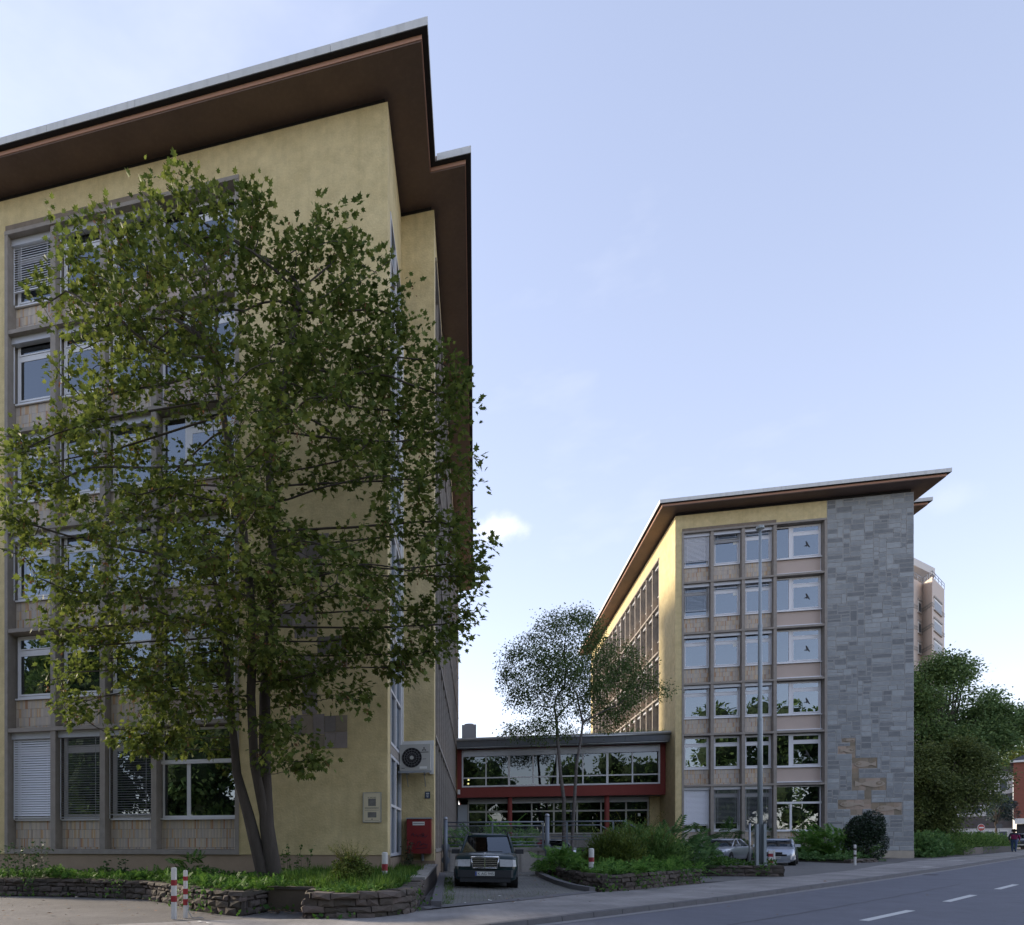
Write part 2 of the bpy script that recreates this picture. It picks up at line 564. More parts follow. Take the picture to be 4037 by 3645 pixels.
PIL = [(0, .12), (1.75, 1.94), (3.60, 3.79), (5.45, 5.64), (8.34, 8.47)]
Z_SILL, STOREY = 1.31, 3.4
LEDGE = [5.42 + STOREY * i for i in range(5)]          # ledge tops
Z_LINT = 22.40
Z_WALL = 23.5
def front_block(b, x0, blinds, papers, birds, curtains):
    """the window field of a street front; x0 = left edge of its concrete frame"""
    def bx(name, *a):
        return MB().box(*a).build(name, M_CONC, b)
    for i, (p, q) in enumerate(PIL):
        outer = i in (0, 4)
        bx('pillar', x0 + p, x0 + q, -.03 if outer else .015, .62, Z_SILL, Z_LINT - .13)
    bx('sill_beam', x0, x0 + 8.47, -.035, .62, Z_SILL - .16, Z_SILL - .002)
    for z in LEDGE:
        bx('ledge', x0 + .121, x0 + 8.339, -.012, .62, z - .13, z)
    bx('lintel', x0, x0 + 8.47, -.04, .62, Z_LINT - .129, Z_LINT)
    if True:
        MB().box(x0 + .02, x0 + 5.6, -.012, .05, Z_LINT + .002, Z_LINT + .20).build('lintel_band', mat('lintel_stain', (.23, .185, .14), .95, noise=.4, nscale=5), b)
    floors = [Z_SILL] + LEDGE
    for fl, zb in enumerate(floors):
        ztop = (LEDGE + [Z_LINT + .001])[fl] - .13
        wz = zb + (1.02 if fl == 0 else 1.09)
        h = ztop - wz - .03
        for bay in range(3):
            a, c = x0 + PIL[bay][1], x0 + PIL[bay + 1][0]
            wd = c - a - .005
            stuff(inst('tile_panel', tile_panel(wd, wz - zb - .06, fl % 3), b, (a, 0, zb)))
            # upstand behind tiles
            narrow_window(b, (a, 0, wz), 0, wd, h, fl != 1, blinds.get((fl, bay)), True, (fl, bay) in papers, curtains.get((fl, bay)))
        a, c = x0 + PIL[3][1], x0 + PIL[4][0]
        wd = c - a - .005
        if fl == 0:
            stuff(inst('tile_panel', tile_panel(wd, wz - zb - .06, 5), b, (a, 0, zb)))
            ground_window(b, (a, 0, wz), 0, wd, h)
        else:
            wide_window(b, (a, 0, wz), 0, wd, h, birds and fl > 0)
def side_block(b, org, rot, nb, floors, blindp=.12, seed=1, first=0):
    """a row of narrow bays on a side wall; org = start of the wall at z 0 in building space, x runs along it"""
    rnd = random.Random(seed)
    P = 1.855
    m4 = Matrix.Translation(org) @ Matrix.Rotation(rot, 4, 'Z')
    def place(name, me, loc):
        return inst(name, me, b, m4 @ Vector(loc), rot)
    LW = nb * P + .15
    for i in range(nb + 1):
        place('pillar', cached(('sp', floors[0]), lambda: MB().box(0, .15, -.03 if False else .0, .60, floors[0], Z_LINT - .13).mesh('pillar', M_CONC)), (i * P, 0, 0))
    zl = [z for z in [Z_SILL] + LEDGE if z >= floors[0]]
    for z in zl:
        place('ledge', cached(('sl', nb), lambda: MB().box(0, LW, -.03, .60, -.13, -.002).mesh('ledge', M_CONC)), (0, 0, z))
    place('lintel', cached(('slt', nb), lambda: MB().box(-.05, LW + .05, -.05, .60, -.13, 0).mesh('lintel', M_CONC)), (0, 0, Z_LINT))
    for zb in zl:
        k = ([Z_SILL] + LEDGE).index(zb)
        ztop = (LEDGE + [Z_LINT + .001])[k] - .13
        wz = zb + 1.09
        h = round(ztop - wz - .03, 3)
        wd = P - .155
        for i in range(nb):
            a = .152 + i * P
            stuff(place('tile_panel', cached(('stile', round(wz - zb, 2)), lambda: side_tiles(wd, wz - zb - .06)), (a, 0, zb)))
            bl = None
            if rnd.random() < blindp:
                bl = (rnd.choice((.5, 1.2, h - .3)), 35, rnd.random() < .4)
            wloc = m4 @ Vector((a, 0, wz))
            narrow_window(b, wloc, rot, wd, h, True, bl, False, False, rnd.choice((None, None, 'left', 'full')))
def side_tiles(wd, h):
    mb = MB()
    mb.cur = 1
    mb.box(0, wd, REC + .02, REC + .1, 0, h)
    mb.cur = 0
    n = 12; tw = wd / n
    z = h
    while z > .01:
        hh = min(.3, z)
        for i in range(n):
            mb.box(i * tw + .01, (i + 1) * tw - .01, REC - .01, REC + .018, z - hh + .005, z - .003)
        z -= hh
    return mb.mesh('tile_panel', [M_TILE, M_TILEJ])

def roof_kit(b, poly_over, poly_wall, fascias):
    """flat roof on a closed outline; fascias = outline edges that carry white metal panels"""
    zs = 23.75
    def inset(poly, d):
        n = len(poly); res = []
        for i in range(n):
            p0, p1, p2 = Vector(poly[i - 1]), Vector(poly[i]), Vector(poly[(i + 1) % n])
            d1 = (p1 - p0).normalized(); d2 = (p2 - p1).normalized()
            n1 = Vector((-d1.y, d1.x)); n2 = Vector((-d2.y, d2.x))
            res.append(tuple(p1 + (n1 + n2) * d))
        return res
    rf = MB().prism(inset(poly_over, .045), 23.90, 24.10).build('roof', mat('roof_edge', (.24, .18, .16), .7), b)
    MB().prism(inset(poly_over, .17), 23.76, 23.8995).build('edge_board', M_BOARD, rf)
    MB().prism(inset(poly_over, .195), zs - .03, 23.7595).build('soffit', M_SOF, rf)
    MB().prism(inset(poly_over, .015), 23.885, 23.8995).build('drip_edge', M_DARK, rf)
    n = len(poly_over)
    for i in fascias:
        p, q = Vector(poly_over[i]), Vector(poly_over[(i + 1) % n])
        ln = (q - p).length; d = (q - p) / ln; nn = Vector((d.y, -d.x))
        step = 3.05; pos = 0.0; first = True
        while pos < ln - .01:
            e = min(pos + (step if not (first and ln > 4) else 1.2), ln)
            first = False
            a0 = p + d * (pos + .004); a1 = p + d * (e - .004)
            if e >= ln - .01: a1 = q
            if pos == 0: a0 = p + d * .041
            c0 = a0 - nn * .04; c1 = a1 - nn * .04
            MB().prism([tuple(a0), tuple(a1), tuple(c1), tuple(c0)], 23.905, 24.135).build('fascia_panel', M_FASC, rf)
            pos = e
    # dark vent slot above the wall head
    MB().prism(inset(poly_wall, .10), Z_WALL - .02, zs - .031).build('vent_slot', M_DARK, rf)
    return rf
# ------------------------------------------------------------------ ground
def ground_poly(name, poly, dz, m, sub=None, zf=None):
    vs_ = [(x, y, (zf(x, y) if zf else gz(x, y)) + dz) for x, y in poly]
    return struct(MB().add(vs_, [tuple(range(len(vs_)))]).build(name, m))
M_ASPH = mat('asphalt', (.150, .155, .185), .8, noise=.18, nscale=3.0, bump=.5, bscale=160, col2=(.130, .135, .162))
M_FORE = mat('old_asphalt', (.165, .155, .15), .9, noise=.5, nscale=1.3, bump=.6, bscale=140, col2=(.12, .113, .11))
M_PAVE = mat('paving', (.15, .145, .145), .9, noise=.25, nscale=2.2, bump=.3, bscale=90)
M_SOIL = mat('soil', (.04, .032, .022), 1.0, noise=.4, nscale=6, bump=.8, bscale=30)
M_KERB = mat('kerb_stone', (.135, .132, .138), .85, noise=.3, nscale=5, bump=.3, bscale=60)
M_LINE = mat('road_paint', (.62, .62, .60), .7, noise=.18, nscale=14)
def paver_mat(name, c1, c2, mortar, sx, sy, rotz):
    m = bpy.data.materials.new(name); m.use_nodes = True
    t = m.node_tree; lk = t.links.new; b = t.nodes['Principled BSDF']
    tc = t.nodes.new('ShaderNodeTexCoord'); mpg = t.nodes.new('ShaderNodeMapping')
    mpg.inputs['Rotation'].default_value = (0, 0, rotz)
    lk(tc.outputs['Object'], mpg.inputs[0])
    br = t.nodes.new('ShaderNodeTexBrick')
    br.inputs['Scale'].default_value = 1.0
    br.inputs['Brick Width'].default_value = sx; br.inputs['Row Height'].default_value = sy
    br.inputs['Mortar Size'].default_value = .008
    br.inputs['Color1'].default_value = (*c1, 1); br.inputs['Color2'].default_value = (*c2, 1); br.inputs['Mortar'].default_value = (*mortar, 1)
    lk(mpg.outputs[0], br.inputs['Vector'])
    n = t.nodes.new('ShaderNodeTexNoise'); n.inputs['Scale'].default_value = .7; n.inputs['Detail'].default_value = 6
    lk(tc.outputs['Object'], n.inputs['Vector'])
    mr = t.nodes.new('ShaderNodeMapRange'); mr.inputs[1].default_value = .35; mr.inputs[2].default_value = .7
    mr.inputs[3].default_value = .68; mr.inputs[4].default_value = 1.12
    lk(n.outputs[0], mr.inputs[0])
    mm = t.nodes.new('ShaderNodeMixRGB'); mm.blend_type = 'MULTIPLY'; mm.inputs[0].default_value = 1
    lk(br.outputs[0], mm.inputs[1]); lk(mr.outputs[0], mm.inputs[2])
    lk(mm.outputs[0], b.inputs['Base Color'])
    b.inputs['Roughness'].default_value = .9
    bp = t.nodes.new('ShaderNodeBump'); bp.inputs['Strength'].default_value = .5; bp.inputs['Distance'].default_value = .01
    n2 = t.nodes.new('ShaderNodeTexNoise'); n2.inputs['Scale'].default_value = 90; lk(tc.outputs['Object'], n2.inputs['Vector'])
    ad = t.nodes.new('ShaderNodeMath'); ad.operation = 'MULTIPLY_ADD'; ad.inputs[1].default_value = .5
    lk(n2.outputs[0], ad.inputs[0]); lk(br.outputs['Fac'], ad.inputs[2])
    inv = t.nodes.new('ShaderNodeMath'); inv.operation = 'MULTIPLY'; inv.inputs[1].default_value = -1; lk(ad.outputs[0], inv.inputs[0])
    lk(inv.outputs[0], bp.inputs['Height']); lk(bp.outputs[0], b.inputs['Normal'])
    MATS[name] = m
    return m
SD = Vector((.655, .756)); SN = Vector((.756, -.655))       # along the street, and towards its far side
SANG = math.atan2(SD.y, SD.x)
M_WALK = paver_mat('walk_paver', (.33, .31, .30), (.295, .28, .27), (.20, .19, .185), .30, .15, -SANG)
M_DRIVE = paver_mat('drive_paver', (.22, .213, .205), (.19, .185, .175), (.10, .11, .07), .20, .10, .0)

def ring_ground():
    # one sheet to the horizon, following the gentle slope near by and levelling out far away
    mb = MB()
    xs = [-900, -300, -80, -30, -10, 0, 10, 20, 30, 40, 60, 90, 140, 300, 900]
    ys = [-900, -300, -80, -30, 0, 10, 20, 30, 40, 50, 65, 90, 140, 300, 900]
    def z(u, v):
        u = max(-30, min(60, u)); v = max(-30, min(90, v))
        return gz(u, v) - .20
    vs_ = [(x, y, z(x, y)) for y in ys for x in xs]
    n = len(xs)
    mb.add(vs_, [(j * n + i, j * n + i + 1, (j + 1) * n + i + 1, (j + 1) * n + i) for j in range(len(ys) - 1) for i in range(n - 1)])
    return struct(mb.build('ground', M_FORE))
ring_ground()
KERB = [(-9.5, 1.2), (-4.0, 7.2), (1.03, 12.75), (2.4, 14.2), (5.89, 17.95), (9.29, 21.85), (11.82, 24.75), (15.15, 28.6), (20.96, 35.4), (26.8, 42.5), (34.2, 51.4), (47, 66.5), (62, 84)]
KERB = [Vector(p) for p in KERB]
def offs(poly, d):
    res = []
    for i, p in enumerate(poly):
        t_ = (poly[min(i + 1, len(poly) - 1)] - poly[max(i - 1, 0)]).normalized()
        res.append(p + Vector((t_.y, -t_.x)) * d)
    return res
def strip(name, a, b, dz, m):
    mb = MB()
    n = len(a)
    vs_ = [(p.x, p.y, gz(p.x, p.y) + dz) for p in a] + [(p.x, p.y, gz(p.x, p.y) + dz) for p in b]
    mb.add(vs_, [(i, n + i, n + i + 1, i + 1) for i in range(n - 1)])
    return struct(mb.build(name, m))
GUT = offs(KERB, .22)
FAR = offs(KERB, 7.2)
strip('road', GUT, FAR, -.075, M_ASPH)
strip('gutter', offs(KERB, .02), offs(KERB, .2195), -.071, mat('gutter_concrete', (.26, .25, .25), .9, noise=.25, nscale=4, bump=.3, bscale=60))
FK = offs(KERB, 7.25)
strip('far_pavement', FK, offs(KERB, 12), .03, M_WALK)
# kerb stones
kr = struct(inst('kerb', None, None, (0, 0, 0)))
def along(poly, s):
    for i in range(len(poly) - 1):
        l = (poly[i + 1] - poly[i]).length
        if s <= l or i == len(poly) - 2:
            return poly[i] + (poly[i + 1] - poly[i]) * (s / l), (poly[i + 1] - poly[i]).normalized()
        s -= l
s = 13.5
while s < 70:
    p, t_ = along(KERB, s)
    q, t2 = along(KERB, s + .985)
    n_ = Vector((t_.y, -t_.x))
    c = [p - n_ * .13, q - n_ * .13, q + n_ * .02, p + n_ * .02]
    z = [gz(v_.x, v_.y) for v_ in c]
    MB().hexa([(v_.x, v_.y, zz - .12) for v_, zz in zip(c, z)] + [(v_.x - n_.x * (.02 if k > 1 else 0), v_.y - n_.y * (.02 if k > 1 else 0), zz + .035 + random.uniform(-.003, .003)) for k, (v_, zz) in enumerate(zip(c, z))]).build('kerb_stone', M_KERB, kr)
    s += 1.0
INNER = [Vector(p) for p in [(-15.5, 5.5), (-8.5, 9.8), (-4.6, 11.9), (-2.5, 12.35), (-.95, 14.1), (1.37, 16.85), (2.44, 18.3), (3.27, 19.25), (7.05, 23.1), (8.4, 24.6), (11.6, 27.6), (15, 31.5), (19.4, 37.6), (24.5, 44.2), (29.5, 49.6), (42.3, 64.2), (56.5, 82)]]
wm = MB()
ko = offs(KERB, -.131)
K2 = [(p.x, p.y) for p in ko]
I2 = [(p.x, p.y) for p in INNER]
ground_poly('pavement', K2 + I2[::-1], .03, M_WALK)
ground_poly('forecourt', [(-60, -45)] + K2 + [(90, 118), (-60, 118)], -.012, M_FORE)
# lane dashes
d0 = Vector((6.73, 14.0))
dl = offs(KERB, 3.35)
s = 15.2
for k in range(14):
    a, t_ = along(dl, s); b_, _ = along(dl, s + 2.75)
    n_ = Vector((t_.y, -t_.x)) * .075
    c = [a - n_, b_ - n_, b_ + n_, a + n_]
    struct(MB().add([(v_.x, v_.y, gz(v_.x, v_.y) - .0705) for v_ in c], [(0, 3, 2, 1)]).build('lane_dash', M_LINE))
    s += 5.62
for (a0, b0_, o0, o1) in ((16, 34, 1.9, 2.05), (24.5, 46, 4.6, 4.4)):
    A_, tA = along(GUT, a0); B_, tB = along(GUT, b0_)
    nA = Vector((tA.y, -tA.x)); nB = Vector((tB.y, -tB.x))
    pts = []
    rs = random.Random(int(a0))
    for k in range(25):
        q_, tq = along(GUT, a0 + (b0_ - a0) * k / 24)
        pts.append(q_ + Vector((tq.y, -tq.x)) * (o0 + (o1 - o0) * k / 24 + rs.uniform(-.035, .035)))
    strip('road_seam', offs(pts, -.022), offs(pts, .022), -.0712, mat('tar_seam', (.07, .07, .08), .7))
# driveway, rising a little towards the parapet
def dz_drive(u, v):
    return gz(u, v) + .12 * max(0, min(1, (v - 14.6 - (u + .93) * 1.115) / 3.4)) + .005
mb = MB()
gl = [(-.93, 14.6), (-.45, 15.15), (.5, 16.15), (1.37, 17.0), (2.44, 18.45), (3.2, 19.2)]
rows = []
for k in range(9):
    f = k / 8
    r_ = []
    for i in range(6):
        a = Vector(gl[i]); b_ = Vector((-1.25 + 4.1 * i / 5, 27.6))
        r_.append(a + (b_ - a) * f)
    rows.append(r_)
mb.add([(p.x, p.y, dz_drive(p.x, p.y) + .03) for r_ in rows for p in r_], [(k * 6 + i, k * 6 + i + 1, k * 6 + 7 + i, k * 6 + 6 + i) for k in range(8) for i in range(5)])
struct(mb.build('driveway', M_DRIVE))
# edging between driveway and pavement
e = [Vector(p) for p in [(-1.0, 14.25), (-.35, 14.98), (1.37, 16.8), (2.44, 18.2), (3.25, 19.1)]]
eb = offs(e, -.16)
mb = MB()
n = len(e)
mb.add([(p.x, p.y, gz(p.x, p.y) + .04) for p in e] + [(p.x, p.y, gz(p.x, p.y) + .075) for p in eb], [(i, i + 1, n + i + 1, n + i) for i in range(n - 1)])
struct(mb.build('driveway_edging', M_KERB))
ground_poly('car_park', [(7.2, 23.9), (8.4, 24.7), (11.5, 27.7), (15, 31.6), (19.4, 37.7), (22.5, 42), (22.5, 47.6), (9, 47.6), (5.5, 33)], .012, mat('car_park_asphalt', (.16, .155, .15), .9, noise=.35, nscale=1.5, bump=.4, bscale=120))
# pale patches in the pavement
for (u, v, lw, ww) in [(19.6, 34.9, 1.5, .35), (25.6, 43.0, 2.2, .5)]:
    p = Vector((u, v)); a = p - SD * lw / 2; b_ = p + SD * lw / 2; n_ = SN * ww / 2
    c = [a - n_, b_ - n_, b_ + n_, a + n_]
    struct(MB().add([(q.x, q.y, gz(q.x, q.y) + .0345) for q in c], [(0, 3, 2, 1)]).build('pavement_patch', mat('pale_slab', (.40, .38, .36), .9, noise=.3, nscale=4)))
gd = struct(inst('drain_grate', None, None, (0, 0, 0)))
p, t_ = along(GUT, 39.3)
n_ = Vector((t_.y, -t_.x))
for k in range(7):
    a = p + t_ * (k * .07)
    c = [a, a + t_ * .035, a + t_ * .035 + n_ * .42, a + n_ * .42]
    MB().prism([(q.x, q.y) for q in c], gz(a.x, a.y) - .0735, gz(a.x, a.y) - .066).build('bar', M_KERB, gd)

# ------------------------------------------------------------------ office buildings
W_ = 13.6
def shell(b, depth, x0, left_side, right_glazed, stone):
    Y = .45
    pl = MB()
    pl.box(0, x0, 0, Y, 1.15, Z_WALL)                                  # left margin
    pl.box(x0, x0 + 8.47, .002, Y, Z_LINT + .001, Z_WALL)               # above the window field
    if not stone:
        pl.box(x0 + 8.471, W_, 0, Y, 1.15, Z_WALL)
    else:
        pl.box(x0 + 8.471, W_ - .02, .05, Y, 1.0, Z_WALL - .01)
    # left side
    if left_side:
        pl.box(.0, Y, Y, 4.0, -.2, Z_WALL)
        pl.box(.0, Y, 4.0, 31.98, Z_LINT + .001, Z_WALL)
        pl.box(.0, Y, 4.0, 31.98, -.2, 8.82 - .131)
        pl.box(.0, Y, 31.98, depth, -.2, Z_WALL)
    else:
        pl.box(.0, Y, Y, depth, -.2, Z_WALL)
    # back, second volume
    pl.box(Y, W_ + 1.14, depth - Y, depth, -.2, Z_WALL)
    if right_glazed:
        pl.box(W_ - Y, W_, Y, .62, .4, Z_WALL)
        pl.box(W_ - Y, W_ - .001, .62, 3.7, 20.9, Z_WALL)
        pl.box(W_ - Y, W_ + 1.14, 3.7, 3.7 + Y, .9, Z_WALL)             # front of second volume
        pl.box(W_ + 1.14 - Y, W_ + 1.14, 3.7 + Y, 4.4, .9, Z_WALL)
        pl.box(W_ + 1.14 - Y, W_ + 1.139, 4.4, 4.4 + 18 * 1.855 + .15, Z_LINT + .001, Z_WALL)
        pl.box(W_ + 1.14 - Y, W_ + 1.14, 4.4 + 18 * 1.855 + .15, depth - Y, .9, Z_WALL)
    else:
        pl.box(W_ - Y, W_ - .03, Y, 3.7, -.2, Z_WALL)
        pl.box(W_ - Y, W_ + 1.14, 3.7, 3.7 + Y, -.2, Z_WALL)
        pl.box(W_ + 1.14 - Y, W_ + 1.14, 3.7 + Y, depth - Y, -.2, Z_WALL)
    pl.build('wall', M_PL, b)
    p2 = MB()
    p2.box(0, W_ if not stone else x0 + 8.47, .03, .5, -.2, 1.149)
    if right_glazed:
        p2.box(W_ - .1, W_ + 1.17, 3.66, 4.4, -.2, .899)
        p2.box(W_ + .9, W_ + 1.16, 4.4, depth, -.2, 1.15)
        p2.box(W_ - .4, W_ + .02, .501, 3.65, -.2, 1.05)
    p2.build('plinth', M_PLINTH if not stone else mat('plinth_pale', (.36, .31, .25), .9, noise=.2, nscale=3), b)
    # rooms behind the glass
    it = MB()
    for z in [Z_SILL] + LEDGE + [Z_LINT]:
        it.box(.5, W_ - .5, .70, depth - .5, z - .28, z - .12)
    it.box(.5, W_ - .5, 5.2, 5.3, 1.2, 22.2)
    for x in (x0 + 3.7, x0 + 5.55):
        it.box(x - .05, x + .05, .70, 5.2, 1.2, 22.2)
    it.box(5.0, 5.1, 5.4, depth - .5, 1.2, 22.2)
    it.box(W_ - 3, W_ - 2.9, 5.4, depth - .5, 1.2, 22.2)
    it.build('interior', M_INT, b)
    ov = 1.26
    X2 = W_ + 1.14
    po = [(-ov, -ov), (W_ + ov, -ov), (W_ + ov, 3.7 - ov), (X2 + ov, 3.7 - ov), (X2 + ov, depth + ov), (-ov, depth + ov)]
    pw = [(0, 0), (W_, 0), (W_, 3.7), (X2, 3.7), (X2, depth), (0, depth)]
    roof_kit(b, po, pw, (0, 1, 2, 3, 4, 5))

BL = thing('office_building', (-16.12, 19.5, 0), 'six storey ochre office block with brown overhanging roof, behind the maple tree', 'office building', group='twin office blocks')
BR = thing('office_building', (13.12, 48.66, 0), 'farther six storey office block with grey slate end wall and stone fish', 'office building', group='twin office blocks')
shell(BL, 38.8, .47, False, True, False)
shell(BR, 33.2, .40, True, False, True)
blL = {(0, 0): (2.70, 58, False), (0, 1): (2.66, 10, True), (0, 2): (2.6, 10, True), (5, 0): (1.55, 55, False), (3, 0): (.2, 40, True)}
blR = {(0, 0): (2.3, 58, False), (0, 1): (2.15, 12, True), (0, 2): (2.6, 12, True), (5, 0): (1.62, 58, False), (5, 1): (.42, 20, True), (5, 2): (.14, 30, True),
       (4, 0): (1.55, 5, True), (4, 1): (.10, 20, True), (4, 2): (.10, 20, True)}
front_block(BL, .47, blL, (), False, {(4, 1): 'full', (4, 2): 'full', (3, 1): 'full', (3, 2): 'full', (4, 0): 'right', (2, 0): 'left', (1, 1): 'left', (5, 1): 'right'})
front_block(BR, .40, blR, {(5, 1), (4, 1), (3, 1)}, True, {(5, 2): 'right', (4, 2): 'right', (3, 2): 'right', (2, 2): 'right', (1, 2): 'left', (3, 0): 'left'})
side_block(BR, (0, 31.98, 0), R(-90), 15, [8.82], .18, 3)
side_block(BL, (W_ + 1.14, 4.4, 0), R(90), 18, [Z_SILL], .1, 5)

# glazed stair strip beside the step of the near block
for k, (z0, z1) in enumerate([(1.1, 4.25), (4.55, 7.9), (8.1, 11.3), (11.5, 14.7), (14.9, 18.1), (18.3, 20.85)]):
    mb = MB()
    for y0, y1 in ((.65, 2.0), (2.0, 3.62)):
        mb.box(W_ - .12, W_ + .02, y0, y0 + .10, z0, z1); mb.box(W_ - .12, W_ + .02, y1 - .10, y1 - .001, z0, z1)
        mb.box(W_ - .12, W_ + .018, y0 + .1, y1 - .1, z0, z0 + .09); mb.box(W_ - .12, W_ + .018, y0 + .1, y1 - .1, z1 - .09, z1)
        mb.box(W_ - .12, W_ + .018, y0 + .1, y1 - .1, (z0 + z1) / 2 - .04, (z0 + z1) / 2 + .04)
    wdw = mb.build('stair_window', M_FRAME, BL)
    for y0, y1 in ((.75, 1.9), (2.1, 3.52)):
        MB().box(W_ - .06, W_ - .045, y0, y1, z0 + .09, z1 - .09).build('pane', GLASS, wdw)
    if k:
        MB().box(W_ - .3, W_ + .005, .63, 3.65, z0 - .27, z0 - .005).build('spandrel', M_CONC, BL)

# ------------------------------------------------------------------ slate end wall of the far block
def slate_wall(b, x0, x1, z0, z1, holes):
    m1 = mat('slate', (.245, .262, .27), .75, noise=.28, nscale=5, bump=.5, bscale=12, objrand=.34, col2=(.30, .31, .312))
    m1s = mat('slate_small', (.255, .27, .278), .75, noise=.28, nscale=5, bump=.5, bscale=12, island=.34, col2=(.25, .262, .268))
    m2 = mat('mortar_margin', (.38, .385, .38), .9, noise=.3, nscale=7)
    rnd = random.Random(11)
    c = .098
    nx = int(round((x1 - x0) / c)); nz_ = int(round((z1 - z0) / c))
    cx = (x1 - x0) / nx; cz = (z1 - z0) / nz_
    occ = np.zeros((nz_, nx), bool)
    for (a, b_, lo, hi) in holes:
        occ[max(0, int(round((lo - z0) / cz))):int(round((hi - z0) / cz)), max(0, int(round((a - x0) / cx))):int(round((b_ - x0) / cx))] = True
    stones = []
    for j in range(nz_):
        i = 0
        while i < nx:
            if occ[j, i]:
                i += 1; continue
            run = 0
            while i + run < nx and not occ[j, i + run]:
                run += 1
            r_ = rnd.random()
            if r_ < .035: ww, hh = rnd.choice((3, 4)), rnd.choice((6, 7))
            elif r_ < .74: ww, hh = rnd.randint(5, 11), rnd.choice((3, 3, 3, 4))
            elif r_ < .9: ww, hh = rnd.randint(4, 9), 2
            else: ww, hh = rnd.randint(3, 5), rnd.choice((2, 3, 4))
            if run - ww in (1, 2): ww = run if run < 12 else ww - 2
            ww = min(ww, run); hh = min(hh, nz_ - j)
            k = 1
            while k < hh and not occ[j + k, i:i + ww].any():
                k += 1
            hh = k
            if ww <= 2 and hh > 5: hh = 5
            occ[j:j + hh, i:i + ww] = True
            stones.append((x0 + i * cx, x0 + (i + ww) * cx, z0 + j * cz, z0 + (j + hh) * cz))
            i += ww
    stones.sort(key=lambda s_: -(s_[1] - s_[0]) * (s_[3] - s_[2]))
    MB().box(x0, x1, .012, .06, z0, z1).build('mortar_bed', mat('mortar', (.36, .34, .315), .95, noise=.2), b)
    def stone(mb, a, b_, lo, hi):
        g = .009; w_ = .024; y0 = -.012 + rnd.uniform(-.010, .006); y1 = .03
        a += g; b_ -= g; lo += g; hi -= g
        j = lambda: rnd.uniform(-.006, .006)
        ou = [(a, y0 + .006, lo), (b_, y0 + .006, lo), (b_, y0 + .006, hi), (a, y0 + .006, hi)]
        inn = [(a + w_ + j(), y0, lo + w_ + j()), (b_ - w_ + j(), y0, lo + w_ + j()), (b_ - w_ + j(), y0, hi - w_ + j()), (a + w_ + j(), y0, hi - w_ + j())]
        bk = [(a, y1, lo), (b_, y1, lo), (b_, y1, hi), (a, y1, hi)]
        mb.cur = 0; mb.add(inn, [(0, 1, 2, 3)])
        mb.cur = 1
        mb.add(ou + inn + bk, [(0, 1, 5, 4), (1, 2, 6, 5), (2, 3, 7, 6), (3, 0, 4, 7), (8, 9, 1, 0), (9, 10, 2, 1), (10, 11, 3, 2), (11, 8, 0, 3)])
        mb.cur = 0
    for s_ in stones[:300]:
        mb = MB(); stone(mb, *s_)
        mb.build('stone', [m1, m2], b)
    mb = MB()
    for s_ in stones[300:]: stone(mb, *s_)
    stuff(mb.build('small_stones', [m1s, m2], b))
    print('stones', len(stones))
BRU, BRV = 13.12, 48.66
REL_R = [(22.82, 23.57, 7.95, 8.23), (23.27, 23.57, 7.67, 7.96), (22.6, 23.57, 7.18, 7.71), (23.36, 23.57, 6.96, 7.19), (23.37, 24.75, 6.26, 6.97), (23.37, 23.75, 5.62, 6.3),
         (23.37, 25.29, 4.86, 5.63), (24.06, 24.43, 4.3, 4.88), (22.61, 24.43, 3.65, 4.32), (23.3, 23.95, 3.27, 3.67), (24.43, 26.08, 3.27, 4.09), (22.84, 23.32, 1.98, 2.47)]
slate_wall(BR, .40 + 8.475, W_ - .002, 1.04, Z_WALL - .005, [(a - BRU, b_ - BRU, lo, hi) for a, b_, lo, hi in REL_R])
MB().box(.40 + 8.47, W_ + .002, -.03, .06, -.2, 1.035).build('wall_base', mat('base_stone', (.42, .37, .30), .9, noise=.2, nscale=3), BR)
M_SAND = mat('sandstone', (.33, .265, .20), .85, noise=.35, nscale=4, bump=.3, bscale=20, objrand=.3, col2=(.33, .235, .15), nlo=.5, nhi=.75)
M_SANDP = mat('carved_stone', (.40, .33, .26), .85, noise=.2, nscale=5, bump=.2, bscale=30)
M_GREYS = mat('grey_inlay', (.25, .215, .20), .85, noise=.3, nscale=4, bump=.2, bscale=20, objrand=.3)
def relief_blocks(b, ou, rects, mats, proud):
    rnd = random.Random(5)
    for (a, c, lo, hi) in rects:
        n = max(1, int(round((c - a) / .42))); m_ = max(1, int(round((hi - lo) / .42)))
        for i in range(n):
            for j in range(m_):
                p0 = a + (c - a) * i / n + .004; p1 = a + (c - a) * (i + 1) / n - .004
                q0 = lo + (hi - lo) * j / m_ + .004; q1 = lo + (hi - lo) * (j + 1) / m_ - .004
                y = proud + rnd.uniform(-.006, .006)
                MB().box(p0 - ou, p1 - ou, y, .04, q0, q1).build('sandstone_block', rnd.choice(mats), b)
relief_blocks(BR, BRU, REL_R, [M_SAND], .006)
